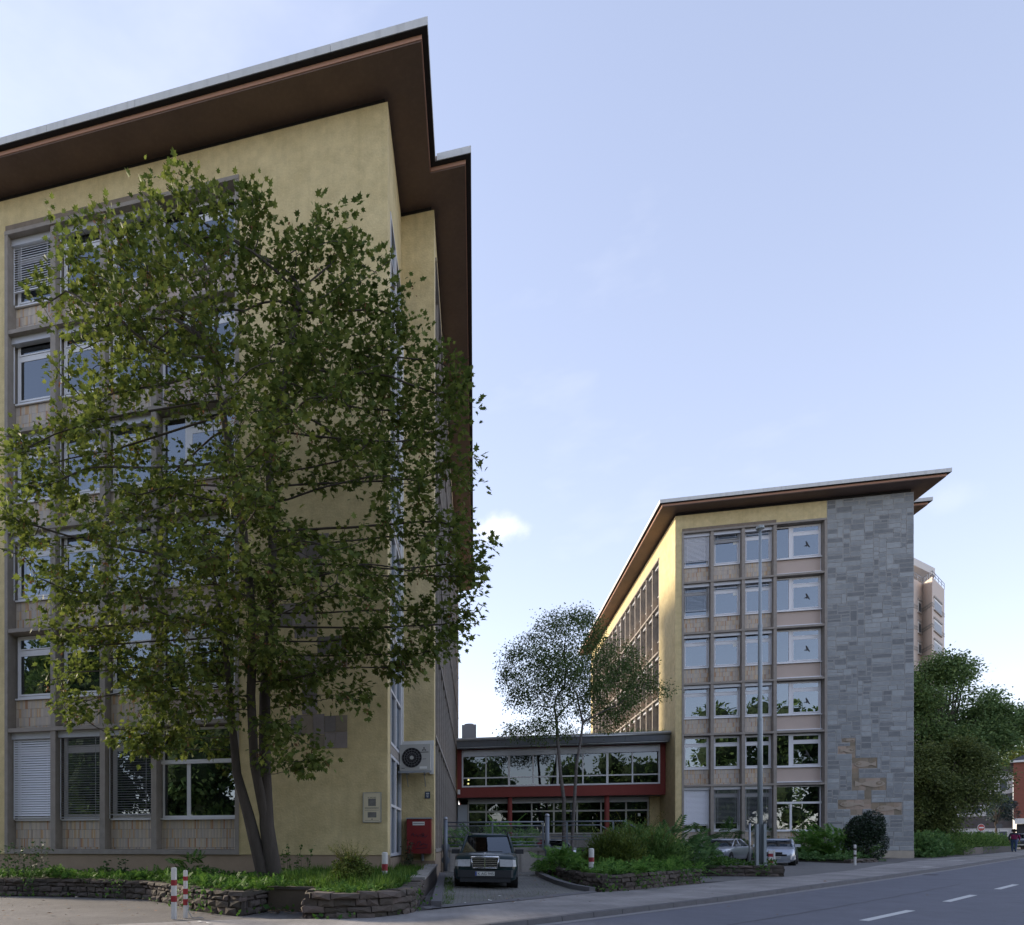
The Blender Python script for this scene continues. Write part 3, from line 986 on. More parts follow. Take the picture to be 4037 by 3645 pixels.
def fish(b, cx, cz, ln, ht, flip, y):
    pts = []
    N = 22
    def prof(t):      # half height along the body, 0 nose .. 1 tail
        return ht * .5 * (math.sin(min(1, t * 1.35) * math.pi) ** .8 if t < .74 else 0) + (0.0)
    up = []; lo = []
    for i in range(N + 1):
        t_ = i / N
        if t_ < .78:
            hh = ht * .5 * (math.sin(math.pi * (t_ / .84) ** .75)) ** .9
        else:
            hh = ht * (.10 + .32 * ((t_ - .78) / .22))
        x = (t_ - .5) * ln * (1 if flip else -1)
        up.append((x, hh)); lo.append((x, -hh * .85))
    poly = up + lo[::-1]
    if not flip: poly = poly[::-1]
    body = MB().prism_xz([(cx + x, cz + z) for x, z in poly], y - .035, y).build('fish_relief', M_SANDP, b)
    ex = cx + (-.30 if flip else .30) * ln
    def eye(r0, k):
        mb = MB()
        p = [(ex + math.cos(q * math.pi / 6) * r0 * 1.7, cz + .1 * ht + math.sin(q * math.pi / 6) * r0) for q in range(12)]
        mb.prism_xz(p, y - .05 - k, y - .03)
        return mb
    eye(ht * .22, .0).build('eye_ring', M_SAND, body)
    eye(ht * .11, .012).build('eye', M_SANDP, body)
fish(BR, 23.2 - BRU, 8.09, .62, .17, True, .0)
fish(BR, 23.12 - BRU, 7.42, .80, .34, False, .0)
fish(BR, 24.08 - BRU, 6.52, 1.18, .42, True, .0)
fish(BR, 24.35 - BRU, 5.27, 1.66, .48, False, .0)
fish(BR, 23.35 - BRU, 3.98, 1.35, .36, True, .0)
fish(BR, 25.35 - BRU, 3.70, 1.30, .38, True, .0)
REL_L = [(-5.88, -5.01, 8.17, 8.87), (-5.01, -4.66, 7.78, 9.22), (-5.38, -5.01, 7.78, 8.16), (-4.66, -3.57, 7.22, 7.77), (-5.14, -4.66, 5.44, 7.21), (-4.66, -3.73, 6.74, 7.11), (-5.71, -5.15, 6.51, 7.18),
         (-5.5, -4.44, 4.81, 5.43), (-4.9, -4.44, 4.4, 4.80), (-4.44, -3.73, 4.37, 5.36), (-5.4, -4.3, 10.2, 10.9), (-4.9, -4.5, 9.3, 10.19)]
relief_blocks(BL, -16.12, REL_L, [M_SAND, M_GREYS, M_GREYS], -.02)
# ------------------------------------------------------------------ connecting wing
WG = thing('connecting_wing', (-1.3, 50.9, 0), 'low red two storey wing joining the two office blocks', 'building')
LN = 14.4
mb = MB()
mb.box(0, LN, 0, .35, 4.95, 5.70); mb.box(0, .33, 0, .35, 5.70, 8.75); mb.box(14.05, LN, 0, .35, 5.70, 8.75); mb.box(.33, 14.05, 0, .35, 8.52, 8.75)
mb.build('wall', M_RED, WG)
MB().box(0, LN, 8, 8.3, 0, 8.75).build('back_wall', M_RED, WG)
MB().box(0, LN, .352, 7.9, 4.97, 5.2).build('floor_slab', M_CONC2, WG)
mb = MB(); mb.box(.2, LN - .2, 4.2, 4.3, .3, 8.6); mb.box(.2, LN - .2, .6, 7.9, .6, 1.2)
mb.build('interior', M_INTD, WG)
rf = MB().box(-.02, LN + .02, -1.0, 8.6, 8.98, 9.2).build('roof', M_ZINC, WG)
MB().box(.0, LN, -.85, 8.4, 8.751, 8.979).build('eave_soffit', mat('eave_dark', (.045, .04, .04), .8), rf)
for k in range(5):
    a = k * LN / 5; b_ = (k + 1) * LN / 5
    MB().hexa([(a + .01, -1.06, 8.62), (b_ - .01, -1.06, 8.62), (b_ - .01, -1.0, 8.62), (a + .01, -1.0, 8.62),
               (a + .01, -1.24, 8.97), (b_ - .01, -1.24, 8.97), (b_ - .01, -1.0, 8.97), (a + .01, -1.0, 8.97)]).build('fascia_sheet', M_ZINC, rf)
MB().tube([(-.02, -1.27, 9.06), (LN + .03, -1.27, 9.06)], .085, 10).build('gutter', M_ZINC, rf, smooth=True)
MB().box(-.02, LN + .02, -1.3, -1.02, 9.14, 9.24).build('roof_edge', M_FASC, rf)
MB().box(0, LN, -.95, -.0, 8.56, 8.60).build('eave_trim', M_ZINC, rf)
# upper window band, eight bays
wf = MB()
frame_rect(wf, .34, 14.04, -.02, .14, 5.72, 8.50, .11)
mu = [2.11, 3.77, 5.48, 7.19, 8.92, 10.57, 12.24]
for i, m_ in enumerate(mu):
    hw = .075 if i % 2 else .045
    wf.box(m_ - hw, m_ + hw, -.012, .14, 5.83, 8.39)
wf.box(.45, 13.93, -.008, .13, 6.36, 6.45)
wb = wf.build('window_band', M_FRAME, WG)
ed = [.45] + mu + [13.93]
for i in range(8):
    for z0, z1 in ((5.83, 6.36), (6.45, 8.0)):
        MB().box(ed[i] + .05, ed[i + 1] - .05, .05, .062, z0, z1).build('pane', GLASS2, wb)
MB().box(.44, 13.94, -.10, .06, 8.0, 8.38).build('blind_box', M_BOX, wb)
# ground floor glazing set back, and two round columns
wf = MB()
frame_rect(wf, .75, 13.7, 1.6, 1.72, 2.2, 4.95, .10)
mu2 = [2.15, 3.87, 5.51, 7.10, 8.75, 10.43, 12.15]
for m_ in mu2:
    wf.box(m_ - .055, m_ + .055, 1.61, 1.72, 2.3, 4.85)
wf.box(.85, 13.6, 1.612, 1.72, 3.88, 4.0)
wl = wf.build('window_band', M_FRAME2, WG)
ed = [.85] + mu2 + [13.6]
for i in range(8):
    for z0, z1 in ((2.3, 3.88), (4.0, 4.6)):
        MB().box(ed[i] + .055, ed[i + 1] - .055, 1.65, 1.662, z0, z1).build('pane', GLASS2, wl)
MB().box(.85, 13.6, 1.50, 1.605, 4.55, 4.9).build('blind_box', M_BOX, wl)
MB().box(.0, LN, 1.7, 1.95, -.2, 2.2).build('plinth', M_CONC2, WG)
MB().box(.0, .72, 1.5, 1.9, .3, 4.5).build('end_panel', mat('pale_panel', (.40, .43, .46), .6), WG)
MB().box(13.72, LN, 1.5, 1.9, 0, 4.95).build('end_wall', M_PL, WG)
for x in (3.84, 10.6):
    MB().tube([(x, .35, -.1), (x, .35, 4.96)], .17, 14).build('column', M_RED, WG, smooth=True)
MB().box(12.95, 13.12, 1.60, 1.606, 3.5, 3.72).build('paper_note', M_PAPER, WG)
MB().box(.03, .22, -.12, -.0, 5.2, 5.55).build('wall_lamp', M_WHITE, WG)

# ------------------------------------------------------------------ plant on the wing roof
ru = thing('roof_unit', (-.9, 53.2, 9.22), 'grey metal ventilation box on the roof of the red wing', 'roof unit')
MB().box(-.1, 1.0, 0, 1.1, .55, 1.62).build('casing', mat('unit_grey', (.40, .41, .43), .6, noise=.1), ru)
MB().tube([(.45, .5, 1.62), (.45, .5, 1.74)], .36, 20).build('fan_cowl', M_STEEL, ru, smooth=True)
mb = MB()
for x in (-.1, .9):
    for y in (0, 1.0): mb.box(x, x + .08, y, y + .08, 0, .549)
mb.build('leg', M_STEEL, ru)
MB().box(-.15, 1.35, -.06, 1.15, .38, .46).build('support_rail', M_STEEL, ru)

# ------------------------------------------------------------------ things on the step of the near block
ac = thing('air_conditioner', (-2.52, 22.45, 3.90), 'off-white air conditioner outdoor unit bracketed to the wall above the red box', 'air conditioner')
M_AC = mat('ac_shell', (.50, .49, .45), .5, noise=.08, nscale=4)
MB().box(.03, 1.06, 0, .38, .06, .95).build('casing', M_AC, ac)
cx_, cz_ = .44, .50
mb = MB()
mb.add([(cx_ + math.cos(k * math.pi / 16) * .335, -.006, cz_ + math.sin(k * math.pi / 16) * .335) for k in range(32)], [tuple(range(32))])
mb.build('fan_opening', M_DARK, ac)
mb = MB()
for k in range(16):
    a = k * math.pi / 8
    mb.tube([(cx_ + math.cos(a) * .07, -.03, cz_ + math.sin(a) * .07), (cx_ + math.cos(a) * .335, -.018, cz_ + math.sin(a) * .335)], .004, 4)
for rr in (.335, .25, .17):
    mb.tube([(cx_ + math.cos(k * math.pi / 14) * rr, -.022, cz_ + math.sin(k * math.pi / 14) * rr) for k in range(29)], .006, 4)
mb.build('fan_grille', mat('grille_grey', (.17, .17, .17), .6), ac)
mb = MB(); mb.tube([(cx_, -.04, cz_), (cx_, -.008, cz_)], .065, 16); mb.build('fan_hub', M_AC, ac)
mb = MB()
for a in (90, 210, 330):      # three-diamond emblem
    d = Vector((math.cos(R(a)), math.sin(R(a)))); p_ = Vector((-d.y, d.x))
    ctr = Vector((.85, .77))
    q = [ctr, ctr + d * .045 + p_ * .026, ctr + d * .09, ctr + d * .045 - p_ * .026]
    mb.prism_xz([tuple(v_) for v_ in q], -.004, .0)
mb.box(.70, 1.0, -.003, .0, .665, .69)
mb.box(.80, .92, -.003, .0, .44, .455); mb.box(.09, .2, -.003, 0, .14, .16)
mb.build('emblem', mat('emblem_dark', (.05, .05, .05), .5), ac)
MB().box(.70, .95, -.002, .0, .12, .20).build('rating_label', M_PAPER, ac)
mb = MB()
for x in (.25, .85):
    mb.box(x - .02, x + .02, -.02, .74, .0, .055)
    mb.tube([(x, .05, .0), (x, .73, -.42)], .014, 5)
mb.box(-.02, 1.1, -.05, -.021, -.02, .05)
mb.build('bracket', M_STEEL, ac)
dc = thing('cable_duct', (-2.6, 23.2, 4.9), 'white cable duct bent along the wall above the air conditioner', 'cable duct')
mb = MB(); mb.box(.02, .17, -.10, -.002, .001, 14.0); mb.build('vertical_run', M_WHITE, dc)
MB().box(0, 1.22, -.12, -.002, -.02, .16).build('horizontal_run', M_WHITE, dc)
MB().box(1.08, 1.21, -.10, -.002, -1.0, -.021).build('drop_run', M_WHITE, dc)
rb = thing('letter_box', (-2.28, 22.75, 1.15), 'dark red metal letter cabinet with graffiti under the air conditioner', 'letter box')
M_RBOX = mat('red_enamel', (.23, .012, .015), .4, noise=.15, nscale=3)
MB().box(0, .82, 0, .44, 0, 1.19).build('cabinet', M_RBOX, rb)
MB().box(-.02, .85, -.04, .44, 1.191, 1.23).build('lid', M_STEEL, rb)
MB().box(.20, .61, -.012, .0, .97, 1.09).build('name_plate', M_WHITE, rb)
MB().box(.22, .59, -.015, -.0125, 1.02, 1.035).build('lettering', M_DARK, rb)
def scrawl(pts):
    mb = MB()
    mb.tube([(x, -.004, z) for x, z in pts], .012, 4)
    return mb
g1 = scrawl([(.15, .62), (.22, .70), (.27, .58), (.33, .66), (.38, .57), (.45, .64), (.52, .56), (.60, .66), (.56, .70), (.50, .66), (.62, .56), (.70, .62)])
g1.tube([(x, -.004, z) for x, z in [(.12, .28), (.25, .36), (.30, .24), (.38, .40), (.46, .42), (.50, .30), (.42, .26), (.58, .34), (.70, .30), (.68, .20), (.30, .17)]], .012, 4)
g1.build('graffiti', mat('marker_ink', (.01, .012, .035), .6), rb)
MB().tube([(.52, .3, -.25), (.52, .3, 0)], .05, 8).build('stand', M_STEEL, rb)
hp = thing('number_plate_sign', (-1.60, 23.19, 3.18), 'small blue house number plate on the wall right of the air conditioner', 'house number')
MB().box(-.09, .09, -.015, -.001, -.12, .12).build('plate', mat('enamel_blue', (.03, .05, .09), .4), hp)
for k, zz in enumerate((.06, 0, -.06)):
    MB().box(-.055 + .01 * k, .055 - .012 * k, -.017, -.0155, zz - .012, zz + .012).build('lettering', M_PAPER, hp)
ib = thing('information_board', (-2.98, 19.46, 2.57), 'framed cream information board with two pictures on the ochre wall', 'information board')
M_CREAM = mat('board_cream', (.66, .58, .40), .45, noise=.06)
MB().box(-.27, .27, -.0, .035, -.44, .44).build('panel', M_CREAM, ib)
fm = MB(); frame_rect(fm, -.275, .275, -.012, .034, -.445, .445, .014); fm.build('frame', M_STEEL, ib)
M_PIC = mat('grey_print', (.20, .19, .17), .6, noise=.9, nscale=9)
MB().box(-.115, .115, -.003, -.0005, .04, .26).build('picture', M_PIC, ib)
MB().box(-.13, .13, -.003, -.0005, -.30, -.14).build('picture', M_PIC, ib)
mb = MB()
for z in (.0, -.02, -.04, -.085, -.39):
    mb.box(-.22, .20, -.003, -.0005, z - .004, z + .004)
mb.prism_xz([(-.025, -.35), (0, -.375), (.025, -.35), (0, -.325)], -.003, -.0005)
mb.build('print', mat('grey_ink', (.16, .15, .13), .7), ib)
text('title', 'ST. MICHAEL', .045, ib, (0, -.003, .28), (R(90), 0, 0), mat('black_ink', (.02, .02, .02), .7))

# ------------------------------------------------------------------ parapet wall and railings behind the parked car
PY = 27.9
pw = thing('parapet_wall', (-1.3, PY, .15), 'stained low concrete wall with coping behind the dark parked car', 'wall')
MB().box(0, 4.25, 0, .22, -.1, 1.05).build('wall_body', mat('stained_concrete', (.48, .45, .41), .9, noise=.5, nscale=1.6, bump=.3, bscale=30, streak=.9), pw)
MB().box(-.02, 4.3, -.05, .27, 1.052, 1.19).build('coping', M_CONC2, pw)
ra = thing('railing', (-1.15, PY + .1, 1.34), 'grey tubular railing with wire mesh on the low wall', 'railing')
mb = MB()
Lr = 3.85
for z in (.30, .46, .08):
    pass
def bar(p, q, r_, nm='rail', par=None):
    return MB().tube([p, q], r_, 8).build(nm, M_RAIL, par, smooth=True)
for z, r_ in ((1.03, .032), (.88, .024), (.42, .022), (.22, .016), (.09, .024)):
    bar((0, 0, z), (Lr, 0, z), r_, 'rail', ra)
for x in (.02, 1.85, Lr - .02):
    MB().box(x - .03, x + .03, -.03, .03, .0, 1.02).build('post', M_RAIL, ra)
mb = MB()
for k in range(64):
    x = .06 + (Lr - .12) * k / 63
    mb.box(x - .003, x + .003, .034, .04, .43, .86)
for k in range(8):
    z = .45 + .055 * k
    mb.box(.05, Lr - .05, .0405, .046, z - .003, z + .003)
stuff(mb.build('wire_mesh', M_RAIL, ra))
def big_post(x, y, z0, z1, lab):
    t_ = thing('gate_post', (x, y, z0), lab, 'post', group='round steel posts on the parapet')
    MB().tube([(0, 0, 0), (0, 0, z1 - z0 - .05)], .085, 16).build('shaft', M_RAIL, t_, smooth=True)
    MB().tube([(0, 0, z1 - z0 - .05), (0, 0, z1 - z0 - .01), (0, 0, z1 - z0 + .05), (0, 0, z1 - z0 + .075)], [.07, .09, .08, .03], 14).build('cap', M_STEEL, t_, smooth=True)
    for z in (.45, 1.0):
        MB().tube([(0, .09, z), (0, .15, z)], .17, 18).build('wall_disc', M_RAIL, t_)
big_post(-1.18, PY - .2, .35, 2.52, 'round grey steel post beside the corner of the near block')
big_post(2.78, PY - .45, .35, 2.60, 'round grey steel post between the low wall and the shrub bed')
rb2 = thing('railing', (3.0, PY + .3, .5), 'grey tubular handrail sloping down behind the shrub bed', 'railing')
for z, r_ in ((1.88, .032), (1.73, .024), (1.28, .022), (1.16, .022)):
    k = 2.75 if z > 1.8 else (1.85 if z > 1.7 else 3.4)
    if z > 1.6:
        MB().tube([(0, 0, z), (k, 0, z), (k + 1.7, 0, z - 1.0)], r_, 8).build('rail', M_RAIL, rb2, smooth=True)
    else:
        bar((0, 0, z), (3.0, 0, z), r_, 'rail', rb2)
for x in (.62, 2.35):
    MB().box(x - .03, x + .03, -.03, .03, .6, 1.87).build('post', M_RAIL, rb2)
# small stub wall of stone right of the post
# ------------------------------------------------------------------ stone planter walls
M_RUB = mat('rubble_stone', (.085, .073, .063), .95, noise=.35, nscale=5, bump=.7, bscale=14, objrand=.35, col2=(.11, .088, .07))
M_RUBM = mat('rubble_core', (.06, .05, .043), 1.0, noise=.4, nscale=8)
def planter(name, label, path, top_h, thick, cap=True, zb=gz, courses=4, seed=1, stone_m=None, step=.42):
    """low wall of rough stones along a polyline (left side of the path = planted side)"""
    rnd = random.Random(seed)
    P = [Vector(p) for p in path]
    o = P[0]
    t_ = thing(name, (o.x, o.y, 0), label, 'planter wall', group='rough stone planter walls')
    inn = offs(P, -thick); out_ = offs(P, -.05)
    n = len(P)
    core = MB()
    vs_ = []
    for k in range(n):
        z = zb(P[k].x, P[k].y)
        vs_ += [(out_[k].x - o.x, out_[k].y - o.y, z - .1), (out_[k].x - o.x, out_[k].y - o.y, z + top_h - .03), (inn[k].x - o.x, inn[k].y - o.y, z + top_h - .03), (inn[k].x - o.x, inn[k].y - o.y, z - .1)]
    fs = []
    for k in range(n - 1):
        for j in range(4):
            fs.append((k * 4 + j, k * 4 + (j + 1) % 4, k * 4 + 4 + (j + 1) % 4, k * 4 + 4 + j))
    fs += [(0, 1, 2, 3), ((n - 1) * 4 + 3, (n - 1) * 4 + 2, (n - 1) * 4 + 1, (n - 1) * 4)]
    core.add(vs_, fs).build('wall_core', M_RUBM, t_)
    tot = sum((P[k + 1] - P[k]).length for k in range(n - 1))
    hs = [rnd.uniform(.8, 1.2) for _ in range(courses)]
    sm = sum(hs); hs = [h_ * top_h / sm for h_ in hs]
    zz = 0
    for c in range(courses):
        last = c == courses - 1
        s_ = -.02
        while s_ < tot:
            ln = rnd.uniform(.6, 1.5) * step * (1.25 if last else 1)
            if tot - (s_ + ln) < .2: ln = tot - s_ + .01
            a, ta = along(P, max(0, s_ + .006)); b_, tb = along(P, min(tot, s_ + ln - .012))
            na = Vector((ta.y, -ta.x)); nb_ = Vector((tb.y, -tb.x))
            pr = rnd.uniform(-.03, .03) + (.015 if last else 0)
            dep = thick if last else .16
            z0 = zb(a.x, a.y) + zz + .006; z1 = zb(a.x, a.y) + zz + hs[c] - .008 + (rnd.uniform(-.015, .02) if last else 0)
            j = lambda q=.018: rnd.uniform(-q, q)
            fo = [a + na * pr, b_ + nb_ * (pr + j())]
            ba = [b_ - nb_ * dep, a - na * dep]
            pts = [(fo[0].x + j() - o.x, fo[0].y + j() - o.y, z0 + j()), (fo[1].x + j() - o.x, fo[1].y + j() - o.y, z0 + j()), (ba[0].x - o.x, ba[0].y - o.y, z0), (ba[1].x - o.x, ba[1].y - o.y, z0)]
            ctr = (fo[0] + fo[1]) / 2
            bul = (na * (.02 + rnd.random() * .03))
            top = [(fo[0].x - na.x * .015 + j() - o.x, fo[0].y - na.y * .015 + j() - o.y, z1 + j()), (fo[1].x - nb_.x * .015 + j() - o.x, fo[1].y - nb_.y * .015 + j() - o.y, z1 + j()), (ba[0].x - o.x, ba[0].y - o.y, z1 + j(.008)), (ba[1].x - o.x, ba[1].y - o.y, z1 + j(.008))]
            mb = MB()
            m_ = (ctr.x + bul.x - o.x + j(), ctr.y + bul.y - o.y + j(), (z0 + z1) / 2 + j(.03))
            mb.add(pts + top + [m_], [(0, 3, 2, 1), (4, 5, 6, 7), (0, 1, 8), (1, 5, 8), (5, 4, 8), (4, 0, 8), (1, 2, 6, 5), (2, 3, 7, 6), (3, 0, 4, 7)])
            mb.build('stone', stone_m or M_RUB, t_)
            s_ += ln
        zz += hs[c]
    return t_
planter('planter_wall', 'long brown rough stone planter wall under the ground floor blinds', [(-15.2, 16.75), (-13.3, 16.7), (-11.2, 16.6), (-8.6, 16.1), (-7.2, 14.9), (-6.1, 13.6), (-5.3, 13.1), (-4.62, 12.75), (-4.40, 13.75)], .50, .34, seed=2, step=.27)
pb = thing('planter_back_wall', (-4.4, 13.8, 0), 'smooth brown rendered recess wall between the two stone planter walls', 'planter wall')
MB().box(0, 1.2, -.02, .2, -.1, .50).build('wall_body', mat('brown_render', (.10, .078, .055), .95, noise=.3, nscale=3), pb)
MB().box(-.02, 1.2, -.05, .22, .502, .56).build('coping', M_RUB, pb)
planter('planter_wall', 'dark rough stone planter wall in front of the small yew bush', [(-3.35, 13.6), (-3.26, 12.42), (-2.57, 12.36), (-1.9, 12.6), (-1.45, 13.1), (-1.22, 13.75), (-1.25, 15.2), (-1.3, 17.2)], .52, .32, seed=4, step=.32)
planter('planter_wall', 'curved rough stone planter wall around the big shrub bed right of the car', [(2.75, 26.8), (2.75, 23.4), (2.9, 21.2), (3.05, 20.1), (3.4, 19.4), (4.1, 19.9), (5.5, 21.5), (6.98, 23.1), (7.05, 23.8)], .50, .34, seed=6, step=.30)
planter('planter_wall', 'low dark stone planter wall at the foot of the lamp post', [(6.2, 28.6), (8.3, 27.65), (11.0, 27.3), (11.15, 28.2)], .42, .32, seed=8, step=.38, courses=3)
planter('planter_wall', 'small low stone edging by the clipped holly near the slate wall', [(19.0, 39.7), (21.2, 41.6), (21.4, 42.3)], .22, .3, seed=9, step=.4, courses=2)
# soil inside
def soil(name, poly, z):
    return struct(MB().add([(x, y, z if not callable(z) else z(x, y)) for x, y in poly], [tuple(range(len(poly)))]).build(name, M_SOIL))
soil('soil', [(-17, 17.0), (-11.2, 16.9), (-8.3, 16.4), (-5.8, 13.9), (-4.8, 13.1), (-4.4, 13.9), (-3.2, 13.9), (-3.0, 12.7), (-2.4, 12.7), (-1.6, 13.6), (-1.5, 23.1), (-2.5, 23.1), (-2.5, 19.6), (-17, 19.6)], .46)
soil('soil', [(2.9, 27), (3.0, 22), (3.3, 20), (3.6, 19.7), (6.7, 23.3), (7.0, 26), (5.8, 28), (3, 28.3)], .58)
soil('soil', [(6.2, 28.9), (8.3, 27.95), (10.8, 27.6), (10.9, 30), (9, 33), (6, 34)], .58)
soil('soil', [(17.5, 44), (18.8, 40), (21.1, 42), (22, 46), (26, 48.5), (14, 48.6)], lambda a, b: gz(a, b) + .03)
# side coping and granite kerb between planter and driveway
sk = thing('ramp_kerb', (0, 0, 0), 'dark granite kerb running along the driveway beside the near block', 'kerb')
for k in range(9):
    y0 = 14.6 + k * 1.15; x0 = -.93 - .04 * k
    MB().hexa([(x0, y0, .0), (x0 + .22, y0, .0), (x0 + .18, y0 + 1.13, .0), (x0 - .04, y0 + 1.13, .0),
               (x0, y0, .24 + .02 * k), (x0 + .22, y0, .24 + .02 * k), (x0 + .18, y0 + 1.13, .26 + .02 * k), (x0 - .04, y0 + 1.13, .26 + .02 * k)]).build('kerb_stone', M_KERB, sk)
sk2 = thing('ramp_coping', (-1.62, 17.3, 0), 'sloping concrete coping on the planter side by the letter cabinet', 'wall')
MB().hexa([(.05, 0, 0), (.33, 0, 0), (.33, 5.9, 0), (.05, 5.9, 0), (.05, 0, .55), (.33, 0, .55), (.33, 5.9, .72), (.05, 5.9, .72)]).build('wall_body', M_RUB, sk2)
MB().hexa([(-.02, -.04, .551), (.36, -.04, .551), (.36, 5.94, .722), (-.02, 5.94, .722), (-.02, -.04, .62), (.36, -.04, .62), (.36, 5.94, .79), (-.02, 5.94, .79)]).build('coping', M_CONC2, sk2)
sk3 = thing('curved_kerb', (0, 0, 0), 'dark curved kerb at the foot of the round shrub bed', 'kerb')
cv = [Vector(p) for p in [(2.42, 26.2), (2.38, 24.0), (2.42, 22.2), (2.55, 20.9), (2.8, 19.9), (3.2, 19.25)]]
ci = offs(cv, .20)
for k in range(5):
    q = [cv[k], cv[k + 1], ci[k + 1], ci[k]]
    MB().hexa([(p.x, p.y, .0) for p in q] + [(p.x, p.y, dz_drive(p.x, p.y) + .16) for p in q]).build('kerb_stone', M_KERB, sk3)

# ------------------------------------------------------------------ posts, lamp
M_BW = mat('bollard_white', (.66, .65, .62), .5, noise=.22, nscale=9)
M_BR = mat('bollard_red', (.30, .022, .03), .5, noise=.3, nscale=9)
M_BK = mat('bollard_dark', (.05, .035, .03), .6, noise=.3, nscale=9)
def bollard(u, v, z, h, label, bands, wd=.07, round_=True, m2=None):
    t_ = thing('bollard', (u, v, z), label, 'bollard', group='striped bollards')
    z0 = 0
    for k, (f, c) in enumerate(bands):
        z1 = z0 + f * h
        nm = 'band' if c else 'shaft'
        m_ = (m2 or M_BR) if c else M_BW
        if round_:
            MB().tube([(0, 0, z0), (0, 0, z1)], wd + (.002 if c else 0), 14).build(nm, m_, t_, smooth=False)
        else:
            e_ = .002 if c else 0
            MB().box(-wd - e_, wd + e_, -wd - e_, wd + e_, z0, z1).build(nm, m_, t_)
        z0 = z1
    if round_:
        MB().tube([(0, 0, h), (0, 0, h + .015)], [wd * .98, wd * .5], 14).build('cap', M_BW, t_)
    else:
        MB().box(-wd * .8, wd * .8, -wd * .8, wd * .8, h, h + .012).build('cap', M_BW, t_)
    return t_
B1 = [(.16, 1), (.20, 0), (.12, 1), (.20, 0), (.11, 1), (.21, 0)]
bollard(-5.80, 12.05, .0, 1.01, 'white square bollard with faded red bands, taller of the pair by the planter', [(.34, 0), (.12, 1), (.20, 0), (.11, 1), (.23, 0)], .042, False)
b_ = bollard(-5.67, 12.3, .0, .95, 'white square bollard with peeling bright red patches, right one of the pair', [(.27, 0), (.13, 1), (.10, 0), (.12, 1), (.17, 0), (.09, 1), (.12, 0)], .034, False)
MB().tube([(.06, -.02, .32), (.10, -.05, .12), (.16, -.04, .015), (.3, -.02, .012), (.36, .05, .012)], .009, 5).build('chain', M_STEEL, b_)
bollard(-2.26, 16.93, .46, .80, 'white and red round bollard standing in the grass below the air conditioner', [(.14, 1), (.28, 0), (.22, 1), (.36, 0)], .075)
bollard(3.35, 20.82, .50, .84, 'white and red striped round bollard in front of the juniper bed', [(.10, 0), (.16, 1), (.28, 0), (.16, 1), (.30, 0)], .075)
bollard(18.12, 37.45, .42, 1.0, 'thin white bollard with dark bands before the clipped holly', [(.42, 0), (.11, 1), (.21, 0), (.10, 1), (.16, 0)], .055, True, M_BK)
t_ = thing('barrier_post', (12.64, 32.72, .35), 'red and white chequered barrier post in front of the silver convertible', 'bollard', group='striped bollards')
for k in range(6):
    MB().box(-.09, .07, -.05, .05, .0 + k * .14, .14 + k * .14).build('band', M_BR if k % 2 == 0 else M_BW, t_)
MB().box(.1, .17, -.03, .03, .05, .86).build('side_rail', M_BW, t_)
lp = thing('lamp_post', (10.37, 27.75, .5), 'tall stepped grey steel lamp post in front of the far block', 'lamp post')
M_LP = mat('lamp_grey', (.34, .38, .40), .45, metal=.3, noise=.12, nscale=3, stretch=(1, 1, .2))
zz = [0, 5.6, 5.65, 9.1, 9.15, 12.72]
MB().tube([(0, 0, z) for z in zz], [.088, .085, .072, .07, .055, .045], 16).build('shaft', M_LP, lp, smooth=True)
for z in (5.62, 9.12):
    MB().tube([(0, 0, z - .04), (0, 0, z + .04)], .09 if z < 6 else .075, 16).build('collar', M_LP, lp)
MB().tube([(0, 0, 12.72), (0, 0, 12.74), (0, 0, 12.84), (0, 0, 12.88)], [.06, .14, .125, .04], 20).build('luminaire', mat('lamp_head', (.34, .37, .36), .4), lp, smooth=False)
MB().tube([(0, 0, 12.69), (0, 0, 12.72)], [.05, .11], 16).build('lens', mat('lamp_lens', (.5, .52, .5), .3), lp)
gr = thing('post_guard', (10.34, 27.6, .5), 'two upright steel channel guards around the foot of the lamp post', 'guard')
for x in (-.13, .12):
    mb = MB(); mb.box(x - .045, x + .045, -.06, -.045, 0, 1.72); mb.box(x - .045, x - .032, -.0445, .10, 0, 1.72); mb.box(x + .032, x + .045, -.0445, .10, 0, 1.72)
    mb.build('channel', M_LP, gr)
MB().box(-.19, .20, -.09, -.065, .12, .22).build('cross_bar', M_LP, gr)
tp = thing('sign_post', (11.76, 32.56, .4), 'thin bare grey steel pole left of the lamp post', 'post')
MB().tube([(0, 0, 0), (0, 0, 2.0)], .04, 10).build('pole', M_STEEL, tp, smooth=True)
MB().tube([(0, 0, 2.0), (0, 0, 2.03)], .046, 10).build('cap', M_BLACK, tp)
